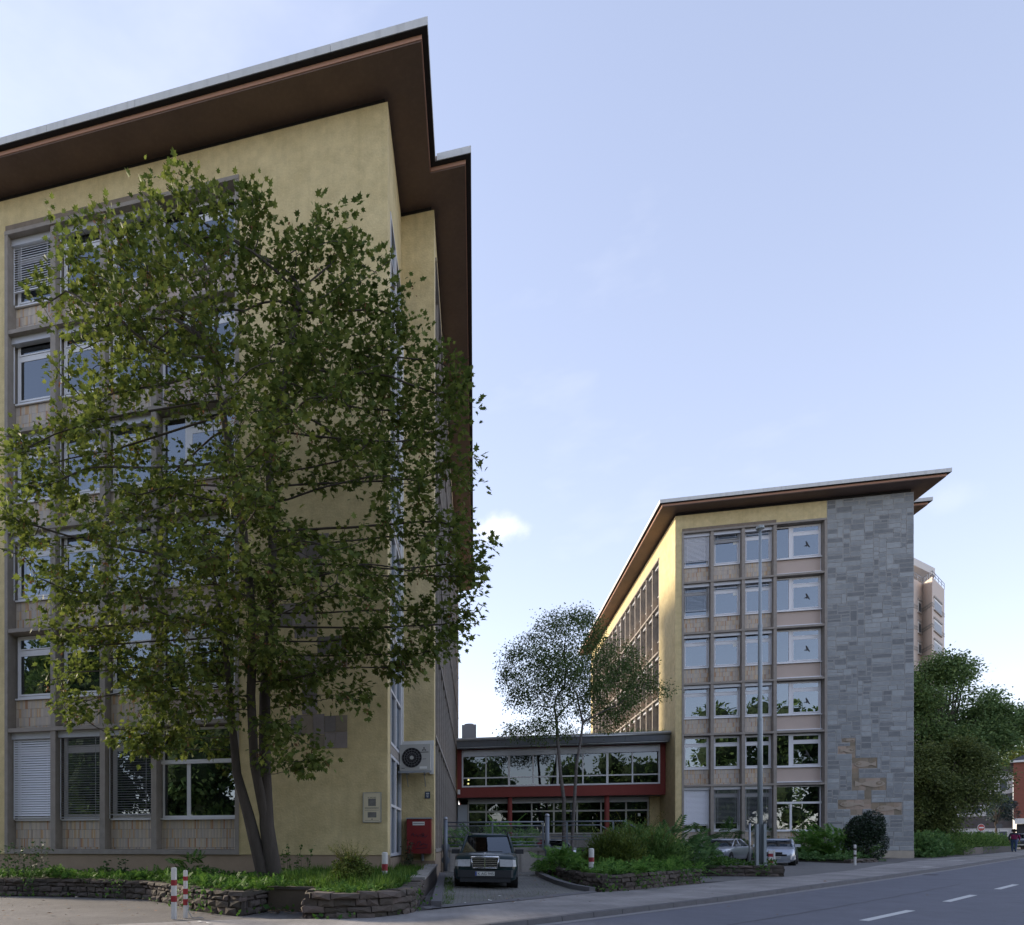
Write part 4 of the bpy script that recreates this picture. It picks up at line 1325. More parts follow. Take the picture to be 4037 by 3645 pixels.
# ------------------------------------------------------------------ vegetation kit
CA, SA = math.cos(YAW), math.sin(YAW)
def at(px, py, Z):
    X = (px - 1260) / 2600; Y = -(py - 3324) / 2600
    return np.array([(X * CA - SA) * Z, (X * SA + CA) * Z, EYE + Y * Z])
def unit(a):
    return a / np.maximum(np.linalg.norm(a, axis=-1, keepdims=True), 1e-9)
def mesh_np(name, V, F, mats, mi=None, smooth=False):
    """F: list of arrays (n,k) of vertex indices"""
    me = bpy.data.meshes.new(name)
    me.vertices.add(len(V)); me.vertices.foreach_set('co', np.asarray(V, np.float32).ravel())
    nl = sum(f.size for f in F); npol = sum(len(f) for f in F)
    me.loops.add(nl); me.polygons.add(npol)
    li = np.concatenate([f.ravel() for f in F]).astype(np.int32)
    tot = np.concatenate([np.full(len(f), f.shape[1]) for f in F])
    st = np.concatenate([[0], np.cumsum(tot)[:-1]]).astype(np.int32)
    me.loops.foreach_set('vertex_index', li)
    me.polygons.foreach_set('loop_start', st)
    for m in (mats if isinstance(mats, (list, tuple)) else [mats]): me.materials.append(m)
    if smooth: me.polygons.foreach_set('use_smooth', np.ones(npol, bool))
    me.update(calc_edges=True)
    me.validate()
    return me
_h = [(0, 0, 0), (.20, -.10, .02), (.17, .08, .03), (.52, .20, .08), (.30, .36, .05), (.42, .62, .09), (.16, .60, .03), (0, 1.0, -.05)]
T_MAPLE = (np.array(_h + [(-x, y, z) for x, y, z in _h[1:-1]]), [[0, 1, 2, 3, 4, 5, 6, 7], [7, 13, 12, 11, 10, 9, 8, 0]])
T_OVAL = (np.array([(0, 0, 0), (.32, .45, .07), (0, 1, 0), (-.32, .45, .07)]), [[0, 1, 2], [0, 2, 3]])
T_NEEDLE = (np.array([(-.07, 0, 0), (.07, 0, 0), (.10, .5, .05), (0, 1, .02), (-.10, .5, .05)]), [[0, 1, 2, 3, 4]])
T_BLADE = (np.array([(-.04, 0, 0), (.04, 0, 0), (.03, .55, .06), (-.03, .55, .06), (0, 1, .28)]), [[0, 1, 2, 3], [3, 2, 4]])
_pv = []; _pf = []
for k in range(7):
    y = .14 + .12 * k; l = .34 * (1 - .09 * abs(k - 2)) ; w2 = .055
    for sg in (1, -1):
        o = len(_pv)
        _pv += [(0, y - .03, 0), (sg * l * .5, y + .02 - w2, .03), (sg * l, y + .12, -.05), (sg * l * .5, y + .05 + w2, .03)]
        _pf.append([o, o + 1, o + 2, o + 3] if sg > 0 else [o + 3, o + 2, o + 1, o])
o = len(_pv)
_pv += [(-.012, 0, 0), (.012, 0, 0), (.006, 1, -.02), (-.006, 1, -.02)]; _pf.append([o, o + 1, o + 2, o + 3])
T_FROND = (np.array(_pv), _pf)
def scatter(P, D, N, S, tmpl):
    """copies of a leaf template: position, direction of the midrib, normal hint, size"""
    D = unit(D); N = unit(N - D * np.sum(N * D, 1, keepdims=True)); X = np.cross(D, N)
    V0, F0 = tmpl
    V = P[:, None, :] + S[:, None, None] * (V0[None, :, 0:1] * X[:, None, :] + V0[None, :, 1:2] * D[:, None, :] + V0[None, :, 2:3] * N[:, None, :])
    k = len(V0); n = len(P)
    off = (np.arange(n) * k)[:, None]
    F = {}
    for f in F0:
        F.setdefault(len(f), []).append(off + np.array(f)[None, :])
    return V.reshape(-1, 3), [np.concatenate(v) for v in F.values()]
def foliage(name, P, D, N, S, tmpl, m, parent=None, kind=None):
    loc = np.array(parent.location) if parent else np.zeros(3)
    V, F = scatter(P - loc, D, N, S, tmpl)
    o = inst(name, mesh_np(name, V, F, m), parent)
    if kind: o['kind'] = kind
    return o
def rdir(n, rng=None):
    rng = rng or RNG
    return unit(rng.normal(size=(n, 3)))
def inpoly(P, poly):
    x, y = P[:, 0], P[:, 1]
    c = np.zeros(len(P), bool)
    q = poly[-1]
    for p in poly:
        m_ = ((p[1] > y) != (q[1] > y)) & (x < (q[0] - p[0]) * (y - p[1]) / (q[1] - p[1] + 1e-12) + p[0])
        c ^= m_; q = p
    return c
def edge_dist(P, poly):
    d = np.full(len(P), 1e9); q = np.array(poly[-1], float)
    for p in poly:
        p = np.array(p, float); e_ = p - q
        t_ = np.clip(((P - q) @ e_) / (e_ @ e_ + 1e-9), 0, 1)
        d = np.minimum(d, np.linalg.norm(P - (q + t_[:, None] * e_), axis=1)); q = p
    return d
def crown_points(poly, n, Zc, depth, rng, zmax=1e9, sag=0.0, clump=None, Zfun=None):
    """points in the volume of a crown whose outline is known, thin at the rim and deep in the middle"""
    poly = np.array(poly, float)
    lo, hi = poly.min(0), poly.max(0)
    out_ = []
    while len(out_) < n:
        P = rng.uniform(lo, hi, (n * 3, 2))
        P = P[inpoly(P, poly)]
        ed = edge_dist(P, poly) * Zc / 2600
        d = np.minimum(depth, .75 * ed + .25)
        Z = Zc + rng.uniform(-1, 1, len(P)) * d
        for (x, y), z in zip(P, Z):
            w_ = at(x, y, z)
            if w_[1] < zmax: out_.append(w_)
            if len(out_) >= n: break
    return np.array(out_)
def grow(seeds, A, step, infl, kill, iters=160, up=0.0):
    """branches growing towards scattered bud points; seeds = list of (points, parent index of first point)"""
    pos = []; par = []
    for pts, p0 in seeds:
        last = p0
        prev = None
        for p in pts:
            p = np.array(p, float)
            if prev is not None:
                m_ = max(1, int(np.linalg.norm(p - prev) / (step * 1.3)))
                for k in range(1, m_ + 1):
                    pos.append(prev + (p - prev) * k / m_); par.append(last); last = len(pos) - 1
            else:
                pos.append(p); par.append(p0); last = len(pos) - 1
            prev = p
    pos = [np.array(p) for p in pos]
    A = np.array(A); alive = np.ones(len(A), bool)
    P = np.array(pos)
    d = np.linalg.norm(A[:, None] - P[None], axis=2)
    near = d.argmin(1); nd = d.min(1)
    for it in range(iters):
        act = alive & (nd < infl)
        if not act.any(): break
        ids = np.unique(near[act])
        new = []
        for i in ids:
            v = unit(A[act & (near == i)] - pos[i]).sum(0)
            v = unit(v[None] + RNG.normal(size=(1, 3)) * .12 + np.array([[0, 0, up]]))[0]
            q = pos[i] + v * step
            new.append((q, i))
        base = len(pos)
        for q, i in new:
            pos.append(q); par.append(i)
        Q = np.array([q for q, _ in new])
        d = np.linalg.norm(A[:, None] - Q[None], axis=2)
        m_ = d.min(1); am = d.argmin(1) + base
        up_ = m_ < nd
        near[up_] = am[up_]; nd[up_] = m_[up_]
        alive &= nd > kill
    return np.array(pos), np.array(par)
def branch_mesh(name, pos, par, m, parent, r_tip=.006, expo=2.3, rmax=None, loc=None, rscale=1.0):
    n = len(pos)
    rad = np.zeros(n)
    ch = [[] for _ in range(n)]
    for i in range(n):
        if par[i] >= 0: ch[par[i]].append(i)
    acc = np.zeros(n)
    for i in range(n - 1, -1, -1):
        if not ch[i]: acc[i] = r_tip ** expo
        if par[i] >= 0: acc[par[i]] += acc[i]
    rad = acc ** (1 / expo) * rscale
    if rmax: rad = np.minimum(rad, rmax)
    o = np.array(parent.location) if parent else np.zeros(3)
    mb = MB()
    done = set()
    def chain(start, prev):
        idx = [start]
        cur = start
        while ch[cur]:
            nx_ = max(ch[cur], key=lambda c: acc[c])
            idx.append(nx_); cur = nx_
        return idx
    starts = [(i, -1) for i in range(n) if par[i] < 0]
    while starts:
        s_, pv = starts.pop()
        idx = chain(s_, pv)
        for i in idx:
            for c in ch[i]:
                if c not in idx[idx.index(i):idx.index(i) + 2]:
                    starts.append((c, i))
        pts = ([pos[pv] - o] if pv >= 0 else []) + [pos[i] - o for i in idx]
        rr = ([min(rad[pv], rad[idx[0]] * 1.2)] if pv >= 0 else []) + [rad[i] for i in idx]
        if len(pts) > 1:
            mb.tube([tuple(p) for p in pts], [float(x) for x in rr], 9 if rr[0] > .06 else (5 if rr[0] > .02 else 3), False)
    return mb.build(name, m, parent, smooth=True), rad, ch

M_BARK = mat('bark_dark', (.078, .064, .053), .95, noise=.4, nscale=6, bump=.8, bscale=18, stretch=(1, 1, .3))
M_LEAFM = mat('maple_leaf', (.125, .165, .036), .5, transl=.42, island=.42, spec=.4)
M_SEED = mat('maple_seed', (.20, .105, .05), .8, transl=.3, island=.3)
# ------------------------------------------------------------------ the maple
rng = np.random.default_rng(21)
mo = at(1050, 3427, 18.0); mo[2] = .44
MAP = thing('maple_tree', tuple(mo), 'tall multi-stemmed maple tree with brown seed clusters in front of the near block', 'tree')
PO = [(0, 1000), (30, 870), (120, 800), (115, 640), (82, 575), (88, 460), (150, 420), (205, 388), (260, 412), (320, 368), (388, 335), (425, 400), (520, 372), (550, 430), (600, 475), (640, 362), (662, 372), (672, 450), (690, 462), (752, 512), (785, 560),
      (770, 622), (832, 590), (866, 640), (858, 715), (916, 712), (942, 765), (972, 798), (935, 835), (885, 870), (930, 925), (972, 950), (965, 975), (905, 985), (940, 1090), (972, 1115), (962, 1140), (918, 1165), (940, 1225), (905, 1290), (840, 1300),
      (770, 1372), (700, 1402), (630, 1385), (560, 1440), (600, 1490), (645, 1525), (600, 1548), (552, 1510), (500, 1430), (425, 1405), (330, 1500), (250, 1512), (212, 1480), (240, 1436), (110, 1430), (80, 1392), (60, 1330), (92, 1270), (42, 1180), (0, 1070)]
PO = [(x * 2.0025, y * 2.0025) for x, y in PO]
PO = [(960 + (x - 960) * .965, 1850 + (y - 1850) * .975) for x, y in PO]
CL0 = crown_points(PO, 620, 16.7, 3.0, rng, zmax=18.8)
CLP = np.concatenate([CL0 + rng.normal(size=CL0.shape) * np.array([.30, .30, .15]) for _ in range(4)])
st1 = [at(1047, 3412, 18.0), at(982, 3221, 17.9), at(934, 3050, 17.8), at(912, 2810, 17.7), at(890, 2560, 17.5), at(840, 2250, 17.2)]
st2 = [at(1061, 3290, 17.95), at(1003, 3016, 17.6), at(989, 2742, 17.3), at(1000, 2468, 17.0), at(960, 2100, 16.7), at(900, 1750, 16.4), at(830, 1350, 16.2)]
st3 = [at(1085, 3412, 18.0), at(1052, 3255, 17.9), at(1044, 3050, 17.9), at(1044, 2742, 17.8), at(1062, 2468, 17.6), at(1075, 2150, 17.3), at(1060, 1800, 17.0), at(1130, 1450, 16.8), at(1180, 1150, 16.6)]
st1[0][2] = st3[0][2] = .40
pos, par = grow([(st1, -1), (st3, -1), ([st3[1] + 0.0] + st2[1:], -1)], CLP, .24, 7.0, .30, 150)
bo, rad, ch = branch_mesh('trunk', pos, par, M_BARK, MAP, .0095, 2.2, .21)
# stronger lower stems
sb = MB()
for st, r0 in ((st1, .20), (st3, .235), ([st3[1]] + st2[1:], .15)):
    pts = [np.array(p) - mo for p in st]
    nn = len(pts)
    sb.tube([tuple(p) for p in pts], [r0 * (1 - .80 * (k / (nn - 1)) ** .8) for k in range(nn)], 14, False)
sb.build('stem', M_BARK, MAP, smooth=True)
tips = np.where(rad < .020)[0]
def leafset(centers, per, spread, size, rng, out_c, droop=.5, tmpl=None, jit=.35):
    n = len(centers) * per
    C = np.repeat(centers, per, 0)
    off = rng.normal(size=(n, 3)) * spread
    P = C + off
    D = unit(off / spread * .7 + unit(P - out_c) * .6 + rng.normal(size=(n, 3)) * .5 + np.array([0, 0, -droop]))
    N = unit(np.array([0, 0, 1.0]) + rng.normal(size=(n, 3)) * jit + unit(P - out_c) * .3)
    S = size * rng.uniform(.5, 1.25, n)
    return P, D, N, S
cc = np.array([CLP[:, 0].mean(), CLP[:, 1].mean() + .8, 9.0])
tp = pos[tips]
tp = tp[rng.permutation(len(tp))]
tp = tp[tp[:, 2] > 2.6]
ntip = min(len(tp), 4200)
print('maple tips', len(tp), len(pos))
C = np.concatenate([tp[:900], CLP + rng.normal(size=CLP.shape) * .1])
P, D, N, S = leafset(C, 11, .115, .16, rng, cc, .35)
ok = P[:, 1] < 19.25
foliage('crown', P[ok], D[ok], N[ok], S[ok], T_MAPLE, M_LEAFM, MAP)
ci = rng.choice(len(C), 620)
P, D, N, S = leafset(C[ci], 9, .055, .07, rng, cc, 2.2)
foliage('seed_clusters', P - np.array([0, 0, .08]), D, N, S, T_OVAL, M_SEED, MAP)
ns = at(775, 1325, 16.3)
mb = MB()
for k in range(90):
    a = rng.normal(size=3) * .09; b_ = a + rng.normal(size=3) * .16
    mb.tube([tuple(a), tuple(b_)], .006, 3, False)
nest = tag(mb.build('bird_nest', M_BARK, None, tuple(ns)), 'round dark twig nest high in the maple branches', 'nest')

# ------------------------------------------------------------------ birch between the blocks
rng = np.random.default_rng(5)
bo_ = at(2222, 3300, 42.0); bo_[2] = .3
BI = thing('birch_tree', tuple(bo_), 'airy two-stemmed birch with drooping twigs in front of the red wing', 'tree')
Q = lambda x, y: (1900 + x / 2.275, 2350 + y / 2.275)
BP = [Q(*p) for p in [(150, 640), (230, 440), (340, 345), (470, 300), (500, 150), (640, 130), (690, 50), (740, 110), (830, 90), (960, 100), (1020, 160), (1130, 260), (1060, 350), (1200, 360), (1320, 400), (1400, 500), (1480, 600), (1560, 720), (1690, 750), (1680, 810), (1600, 870), (1500, 820),
      (1420, 960), (1330, 1000), (1250, 1090), (1240, 1150), (1120, 1180), (1000, 1120), (900, 1000), (830, 1050), (770, 990), (720, 1060), (820, 1160), (760, 1250), (640, 1230), (420, 1230), (180, 1230), (150, 1190), (330, 1120), (420, 1020), (560, 1010), (430, 930), (310, 960), (180, 890), (170, 760)]]
BA = crown_points(BP, 900, 42.0, 2.6, rng)
t1 = [at(*Q(735, 2150), 42), at(*Q(735, 1820), 42), at(*Q(705, 1600), 42), at(*Q(680, 1300), 42), at(*Q(668, 1100), 42), at(*Q(650, 1000), 42), at(*Q(665, 910), 42), at(*Q(740, 800), 42), at(*Q(755, 660), 42)]
t2 = [at(*Q(800, 2150), 41.6), at(*Q(830, 1820), 41.6), at(*Q(850, 1500), 41.6), at(*Q(885, 1300), 41.6), at(*Q(905, 1130), 41.6), at(*Q(870, 980), 41.6), at(*Q(850, 880), 41.8), at(*Q(800, 790), 42)]
b3 = [at(*Q(905, 1130), 41.6), at(*Q(1050, 1050), 41.2), at(*Q(1250, 955), 41)]
b4 = [at(*Q(668, 1100), 42), at(*Q(760, 980), 42.5), at(*Q(860, 910), 43), at(*Q(1050, 850), 43)]
t1[0][2] = t2[0][2] = .25
M_BIRCH = mat('birch_bark', (.15, .135, .125), .9, noise=.9, nscale=5, bump=.3, bscale=20, stretch=(1, 1, 4))
pos, par = grow([(t1, -1), (t2, -1), (b3, -1), (b4, -1)], BA, .38, 9, .5, 90)
_, rad, ch = branch_mesh('trunk', pos, par, mat('birch_twig', (.055, .045, .04), .9, noise=.3), BI, .010, 2.4, .11)
sb = MB()
for st, r0 in ((t1, .125), (t2, .11), (b3, .065), (b4, .06)):
    pts = [np.array(p) - bo_ for p in st]; nn = len(pts)
    sb.tube([tuple(p) for p in pts], [r0 * (1 - .72 * k / (nn - 1)) for k in range(nn)], 10, False)
sb.build('stem', M_BIRCH, BI, smooth=True)
tp = pos[(rad < .03)]
tp = tp[tp[:, 2] > 3]
print('birch tips', len(tp))
tp = tp[rng.permutation(len(tp))[:2600]]
C = np.concatenate([tp, BA])
C = np.repeat(C, 3, 0) + rng.normal(size=(len(C) * 3, 3)) * np.array([.22, .22, .12])
drop = rng.uniform(0, .9, len(C)); C[:, 2] -= drop * .5
P, D, N, S = leafset(C, 9, .17, .14, rng, np.array([C[:, 0].mean(), C[:, 1].mean(), 8.0]), 1.6, jit=1.0)
foliage('crown', P, D, N, S, T_OVAL, mat('birch_leaf', (0.106, 0.161, 0.053), .5, transl=.35, island=.35), BI)

# ------------------------------------------------------------------ blob plants: trunk, limbs, and leaves on uneven clumps
def blob_points(blobs, n, rng, shell=.55):
    vol = np.array([b_[3] * b_[4] * b_[5] for b_ in blobs]) ** (2 / 3)
    k = rng.choice(len(blobs), n, p=vol / vol.sum())
    B = np.array(blobs)[k]
    d = rdir(n, rng)
    rr = rng.uniform(shell, 1.06, n) ** .8
    return B[:, :3] + d * B[:, 3:6] * rr[:, None], d
def leafy(name, label, cat, base, blobs, n, size, m, seed, tmpl=T_OVAL, trunk=None, group=None, droop=.3, jit=.6, shell=.55, clumps=None, spread=None, part='foliage', bark=None, upw=0.0):
    rng = np.random.default_rng(seed)
    t_ = thing(name, tuple(base), label, cat, group=group)
    if clumps:
        C, d = blob_points(blobs, clumps, rng, shell)
        k = rng.integers(0, clumps, n)
        P = C[k] + rng.normal(size=(n, 3)) * (spread or size * 2); d = d[k]
    else:
        P, d = blob_points(blobs, n, rng, shell)
    D = unit(d * .9 + rng.normal(size=(n, 3)) * .55 + np.array([0, 0, upw - droop]))
    N = unit(np.array([0, 0, 1.0]) + d * .5 + rng.normal(size=(n, 3)) * jit)
    S = size * rng.uniform(.6, 1.25, n)
    foliage(part, P, D, N, S, tmpl, m, t_)
    if trunk:
        mb = MB()
        r0, top = trunk
        b0 = np.array(base, float)
        tp_ = np.array(top, float)
        mid = b0 + (tp_ - b0) * .5 + rng.normal(size=3) * .1
        mb.tube([tuple(p - b0) for p in (b0 - np.array([0, 0, .1]), mid, tp_)], [r0, r0 * .75, r0 * .4], 10, False)
        for b_ in blobs:
            c = np.array(b_[:3]); s_ = b0 + (tp_ - b0) * rng.uniform(.35, .9)
            mb.tube([tuple(p - b0) for p in (s_, (s_ + c) / 2 + rng.normal(size=3) * .15, c, c + np.array(b_[3:6]) * rdir(1, rng)[0] * .6)], [r0 * .38, r0 * .26, r0 * .16, r0 * .05], 6, False)
        mb.build('trunk', bark or M_BARK, t_, smooth=True)
    return t_
def blobs_in(poly, n, Zc, depth, rng, r):
    C = crown_points(poly, n, Zc, depth, rng)
    return [(*c, r * rng.uniform(.7, 1.3), r * rng.uniform(.7, 1.3), r * rng.uniform(.55, .95)) for c in C]
rng = np.random.default_rng(31)
M_LT1 = mat('linden_leaf', (0.149, 0.230, 0.081), .45, transl=.3, island=.45)
M_LT2 = mat('hornbeam_leaf', (0.124, 0.161, 0.051), .5, transl=.3, island=.45)
M_LT3 = mat('sunny_leaf', (0.158, 0.203, 0.042), .5, transl=.45, island=.35)
T_A = [(3520, 2700), (3600, 2640), (3680, 2640), (3720, 2610), (3800, 2610), (3810, 2680), (3860, 2740), (3900, 2720), (3960, 2750), (4000, 2720), (4037, 2770), (4090, 2790), (4080, 2880), (4000, 2900), (3960, 2970), (3900, 3010), (3800, 3050), (3520, 3080)]
bl = blobs_in(T_A, 70, 54, 3.2, rng, 1.0)
b0 = at(3700, 3340, 54); b0[2] = gz(b0[0], b0[1])
leafy('linden_tree', 'large grey-green leafy tree rising beside the slate wall', 'tree', b0, bl, 60000, .22, M_LT1, 3, trunk=(.26, at(3720, 2850, 54)), clumps=2600, spread=.33, part='crown')
T_B = [(3520, 2960), (3640, 2940), (3740, 2930), (3820, 2950), (3880, 2990), (3940, 3060), (3935, 3110), (3880, 3140), (3830, 3180), (3810, 3240), (3770, 3270), (3520, 3290)]
bl = blobs_in(T_B, 60, 46.5, 2.2, rng, .8)
b0 = at(3720, 3350, 46.5); b0[2] = gz(b0[0], b0[1])
leafy('hornbeam_tree', 'dark brownish-green dense tree in front of the taller grey-green tree', 'tree', b0, bl, 60000, .17, M_LT2, 4, trunk=(.2, at(3730, 3080, 46.5)), clumps=2600, spread=.28, part='crown')
T_C = [(3900, 2920), (3960, 2900), (4037, 2880), (4150, 2900), (4200, 3020), (4000, 3020), (3960, 3070), (3890, 3040)]
bl = blobs_in(T_C, 26, 112, 4, rng, 2.0)
b0 = at(4040, 3330, 112); b0[2] = 1.0
leafy('yellow_green_tree', 'sunlit yellow-green tree above the brick house roof', 'tree', b0, bl, 9000, .42, M_LT3, 5, trunk=(.3, at(4030, 3000, 112)), clumps=700, spread=.7, part='crown')
T_D = [(3885, 3150), (3925, 3125), (3975, 3140), (4010, 3165), (4000, 3200), (3975, 3225), (3935, 3235), (3900, 3230), (3875, 3190)]
bl = blobs_in(T_D, 12, 62, .9, rng, .55)
b0 = at(3922, 3325, 62); b0[2] = gz(45, 72)
leafy('young_pine', 'slim dark bluish young pine before the white house', 'tree', b0, bl, 2600, .28, mat('pine_needle', (0.029, 0.056, 0.051), .5, island=.3), 6, T_NEEDLE, (.09, at(3925, 3190, 62)), part='crown')
# treetops behind the wing
bl = blobs_in([(1960, 2890), (2010, 2872), (2060, 2880), (2120, 2900), (2120, 2930), (1960, 2930)], 10, 75, 1.5, rng, .8)
b0 = at(2040, 3330, 75); b0[2] = .5
leafy('distant_tree', 'bare-looking thin treetop just showing over the red wing roof', 'tree', b0, bl, 1100, .16, mat('bare_twig_leaf', (.10, .075, .05), .8, transl=.3, island=.3), 8, trunk=(.2, at(2040, 2940, 75)), part='crown')
# wood across the street, seen in the window panes
wb_ = []
rg = np.random.default_rng(77)
for k in range(30):
    cx_ = -85 + k * 6.2 + rg.uniform(-2, 2); cy_ = -22 + rg.uniform(-5, 4) - .10 * cx_
    ht = rg.uniform(24, 29) if 32 < cx_ < 62 else (rg.uniform(19, 25) if cx_ < -8 else rg.uniform(14, 18))
    for j in range(15):
        wb_.append((cx_ + rg.uniform(-3, 3), cy_ + rg.uniform(-2.5, 2.5), rg.uniform(.5, ht - 2), rg.uniform(2, 3.2), rg.uniform(2, 3.2), rg.uniform(2, 3)))
P, d = blob_points(wb_, 150000, rg, .8)
wood = foliage('woods', P, unit(d + rg.normal(size=d.shape) * .5), unit(np.array([0, 0, 1.0]) + rg.normal(size=d.shape) * .8), .62 * rg.uniform(.6, 1.2, len(P)), T_OVAL, M_LT1)
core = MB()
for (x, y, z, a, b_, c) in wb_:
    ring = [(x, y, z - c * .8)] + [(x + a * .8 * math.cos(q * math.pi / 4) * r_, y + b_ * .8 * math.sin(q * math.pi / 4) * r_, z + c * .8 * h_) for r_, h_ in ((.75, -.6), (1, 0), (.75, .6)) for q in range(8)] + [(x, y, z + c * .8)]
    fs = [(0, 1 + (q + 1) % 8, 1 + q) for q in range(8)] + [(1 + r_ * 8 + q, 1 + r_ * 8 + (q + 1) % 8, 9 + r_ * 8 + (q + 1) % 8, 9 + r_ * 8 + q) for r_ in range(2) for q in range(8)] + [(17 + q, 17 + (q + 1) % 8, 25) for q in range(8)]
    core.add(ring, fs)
core.build('light_block_core', mat('block_core_green', (.05, .075, .03), .9, noise=.5, nscale=2), wood)  # opaque cores added inside the crowns to block light through the leaf gaps
tag(wood, 'trees across the road, mirrored in the lower windows', 'woods', kind='stuff')

# ------------------------------------------------------------------ shrubs
M_YEW = mat('yew_needle', (0.115, 0.161, 0.032), .5, transl=.25, island=.45)
M_YEWT = mat('yew_tip', (0.161, 0.175, 0.031), .5, transl=.4, island=.3)
M_JUN = mat('juniper_needle', (0.134, 0.236, 0.061), .5, transl=.25, island=.45)
M_FERN = mat('frond_green', (0.140, 0.284, 0.059), .45, transl=.4, island=.35)
M_FERND = mat('frond_dark', (0.109, 0.210, 0.069), .45, transl=.35, island=.35)
M_HOL = mat('holly_leaf', (0.020, 0.041, 0.019), .30, island=.4)
M_WEED = mat('weed_leaf', (0.078, 0.169, 0.031), .5, transl=.35, island=.4)
M_GRASS = mat('grass_blade', (0.101, 0.189, 0.031), .5, transl=.4, island=.35)
def A3(px, py, Z, zb=None):
    p = at(px, py, Z)
    if zb is not None: p[2] = zb
    return p
b0 = A3(1385, 3525, 14.9, .46)
y_ = leafy('yew_bush', 'small clipped yew bush with wispy yellow tips in the near planter', 'shrub', b0, [(b0[0], b0[1], .80, .42, .40, .40), (b0[0] + .05, b0[1], .62, .46, .42, .28)], 9000, .06, M_YEW, 12, T_OVAL, (.05, b0 + np.array([0, 0, .4])), shell=.6, clumps=700, spread=.05)
rg = np.random.default_rng(14)
mbv = []
def sprays(parent, base, n, ln, lean, seed, m, leaf=.06, per=26, name='sprays'):
    rg = np.random.default_rng(seed)
    Ps = []; Ds = []; st = MB()
    o = np.array(parent.location)
    for k in range(n):
        a = rg.uniform(0, 2 * math.pi); le = ln * rg.uniform(.6, 1.2); q = rg.uniform(.2, 1) * lean
        d = np.array([math.cos(a) * q, math.sin(a) * q, 1.0]); d /= np.linalg.norm(d)
        p0 = np.array(base) + np.array([math.cos(a), math.sin(a), 0]) * rg.uniform(.1, .35) * ln * .5
        t = np.linspace(.15, 1, per)
        bend = np.array([math.cos(a), math.sin(a), -.5]) * .25 * q
        pts = p0 + d * le * t[:, None] + bend * (t ** 2)[:, None] * le
        st.tube([tuple(p - o) for p in pts[::6]], .004, 3, False)
        Ps.append(pts + rg.normal(size=pts.shape) * .008)
        Ds.append(unit(d * .8 + rg.normal(size=pts.shape) * .7))
    P = np.concatenate(Ps); D = np.concatenate(Ds)
    foliage(name, P, D, rdir(len(P), rg), leaf * rg.uniform(.6, 1.2, len(P)), T_NEEDLE if leaf < .09 else T_OVAL, m, parent)
    st.build('stems', M_BARK, parent)
sprays(y_, b0 + np.array([0, 0, .45]), 38, .62, .75, 15, M_YEWT, .055, 30)
def fern(name, label, base, n, ln, m, seed, spread=.9, cat='shrub', group=None, up=.9, tilt=.45):
    rg = np.random.default_rng(seed)
    t_ = thing(name, tuple(base), label, cat, group=group)
    a = rg.uniform(0, 2 * math.pi, n)
    r_ = np.sqrt(rg.uniform(0, 1, n)) * spread
    P = np.array(base) + np.stack([np.cos(a) * r_, np.sin(a) * r_, rg.uniform(.15, 1, n) * up], 1)
    P[:, 2] -= (r_ / max(spread, .01)) ** 2 * up * .35
    D = unit(np.stack([np.cos(a) * 1.0, np.sin(a) * 1.0, rg.uniform(-.1, .8, n)], 1) + rg.normal(size=(n, 3)) * tilt)
    N = unit(np.array([0, 0, 1.0]) + rg.normal(size=(n, 3)) * .35)
    foliage('fronds', P, D, N, ln * rg.uniform(.6, 1.2, n), T_FROND, m, t_)
    st = MB()
    for k in range(max(6, n // 12)):
        q = P[k] - np.array(base)
        st.tube([(q[0] * .3, q[1] * .3, 0), (q[0] * .7, q[1] * .7, q[2] * .6), tuple(q)], [.012, .009, .005], 4, False)
    st.build('stems', mat('green_stem', (.06, .06, .03), .8), t_)
    return t_
G2 = 'shrubs in the round bed'
def jun(px, py, Z, rx, rz, lab, m, seed, n=5200, tips=True, size=.13):
    b0 = A3(px, py, Z, .55)
    t_ = leafy('juniper_bush', lab, 'shrub', b0, [(b0[0] - rx * .35, b0[1], .55 + rz * .45, rx * .6, rx * .55, rz * .6), (b0[0] + rx * .3, b0[1] - .1, .55 + rz * .5, rx * .65, rx * .6, rz * .55), (b0[0], b0[1] + .1, .55 + rz * .75, rx * .5, rx * .5, rz * .4), (b0[0], b0[1], .55 + rz * .35, rx * .9, rx * .7, rz * .4)],
           n, size, m, seed, T_NEEDLE, (.05, b0 + np.array([0, 0, .3])), group=G2, shell=.5, clumps=500, spread=.09, upw=.75, droop=0)
    if tips: sprays(t_, b0 + np.array([0, 0, rz * .5]), 46, rz * .9, 1.1, seed + 50, M_YEWT if m is M_JUN else M_JUN, .075, 24)
    return t_
jun(2420, 3420, 21.8, .95, 1.15, 'rounded olive juniper with reddish dry twigs behind the striped bollard', M_YEW, 60, 9000)
jun(2590, 3410, 23.2, 1.0, 1.15, 'dark spreading juniper with bright arching tips in the round bed', M_JUN, 61, 8000)
jun(2500, 3380, 24.6, 1.25, 1.55, 'bright green bushy juniper at the back of the round bed', M_JUN, 62, 8000)
fern('fern_shrub', 'feathery shrub with long pinnate leaves beside the ochre corner', A3(2640, 3400, 25.6, .6), 190, .62, M_FERND, 70, 1.25, group=G2, up=1.45)
fern('fern_shrub', 'light feathery shrub spilling over the left end of the round bed', A3(2235, 3420, 23.6, .55), 190, .46, M_FERN, 71, 1.0, group=G2, up=.75)
fern('fern_shrub', 'feathery green shrub behind the railing mesh and the dark car', A3(1900, 3340, 30.0, .4), 150, .62, M_FERN, 72, 1.6, group='shrubs behind the low wall', up=1.9)
fern('fern_shrub', 'taller pinnate shrub behind the railing beside the round post', A3(2015, 3340, 29.6, .4), 130, .62, M_FERN, 73, 1.0, group='shrubs behind the low wall', up=2.2)
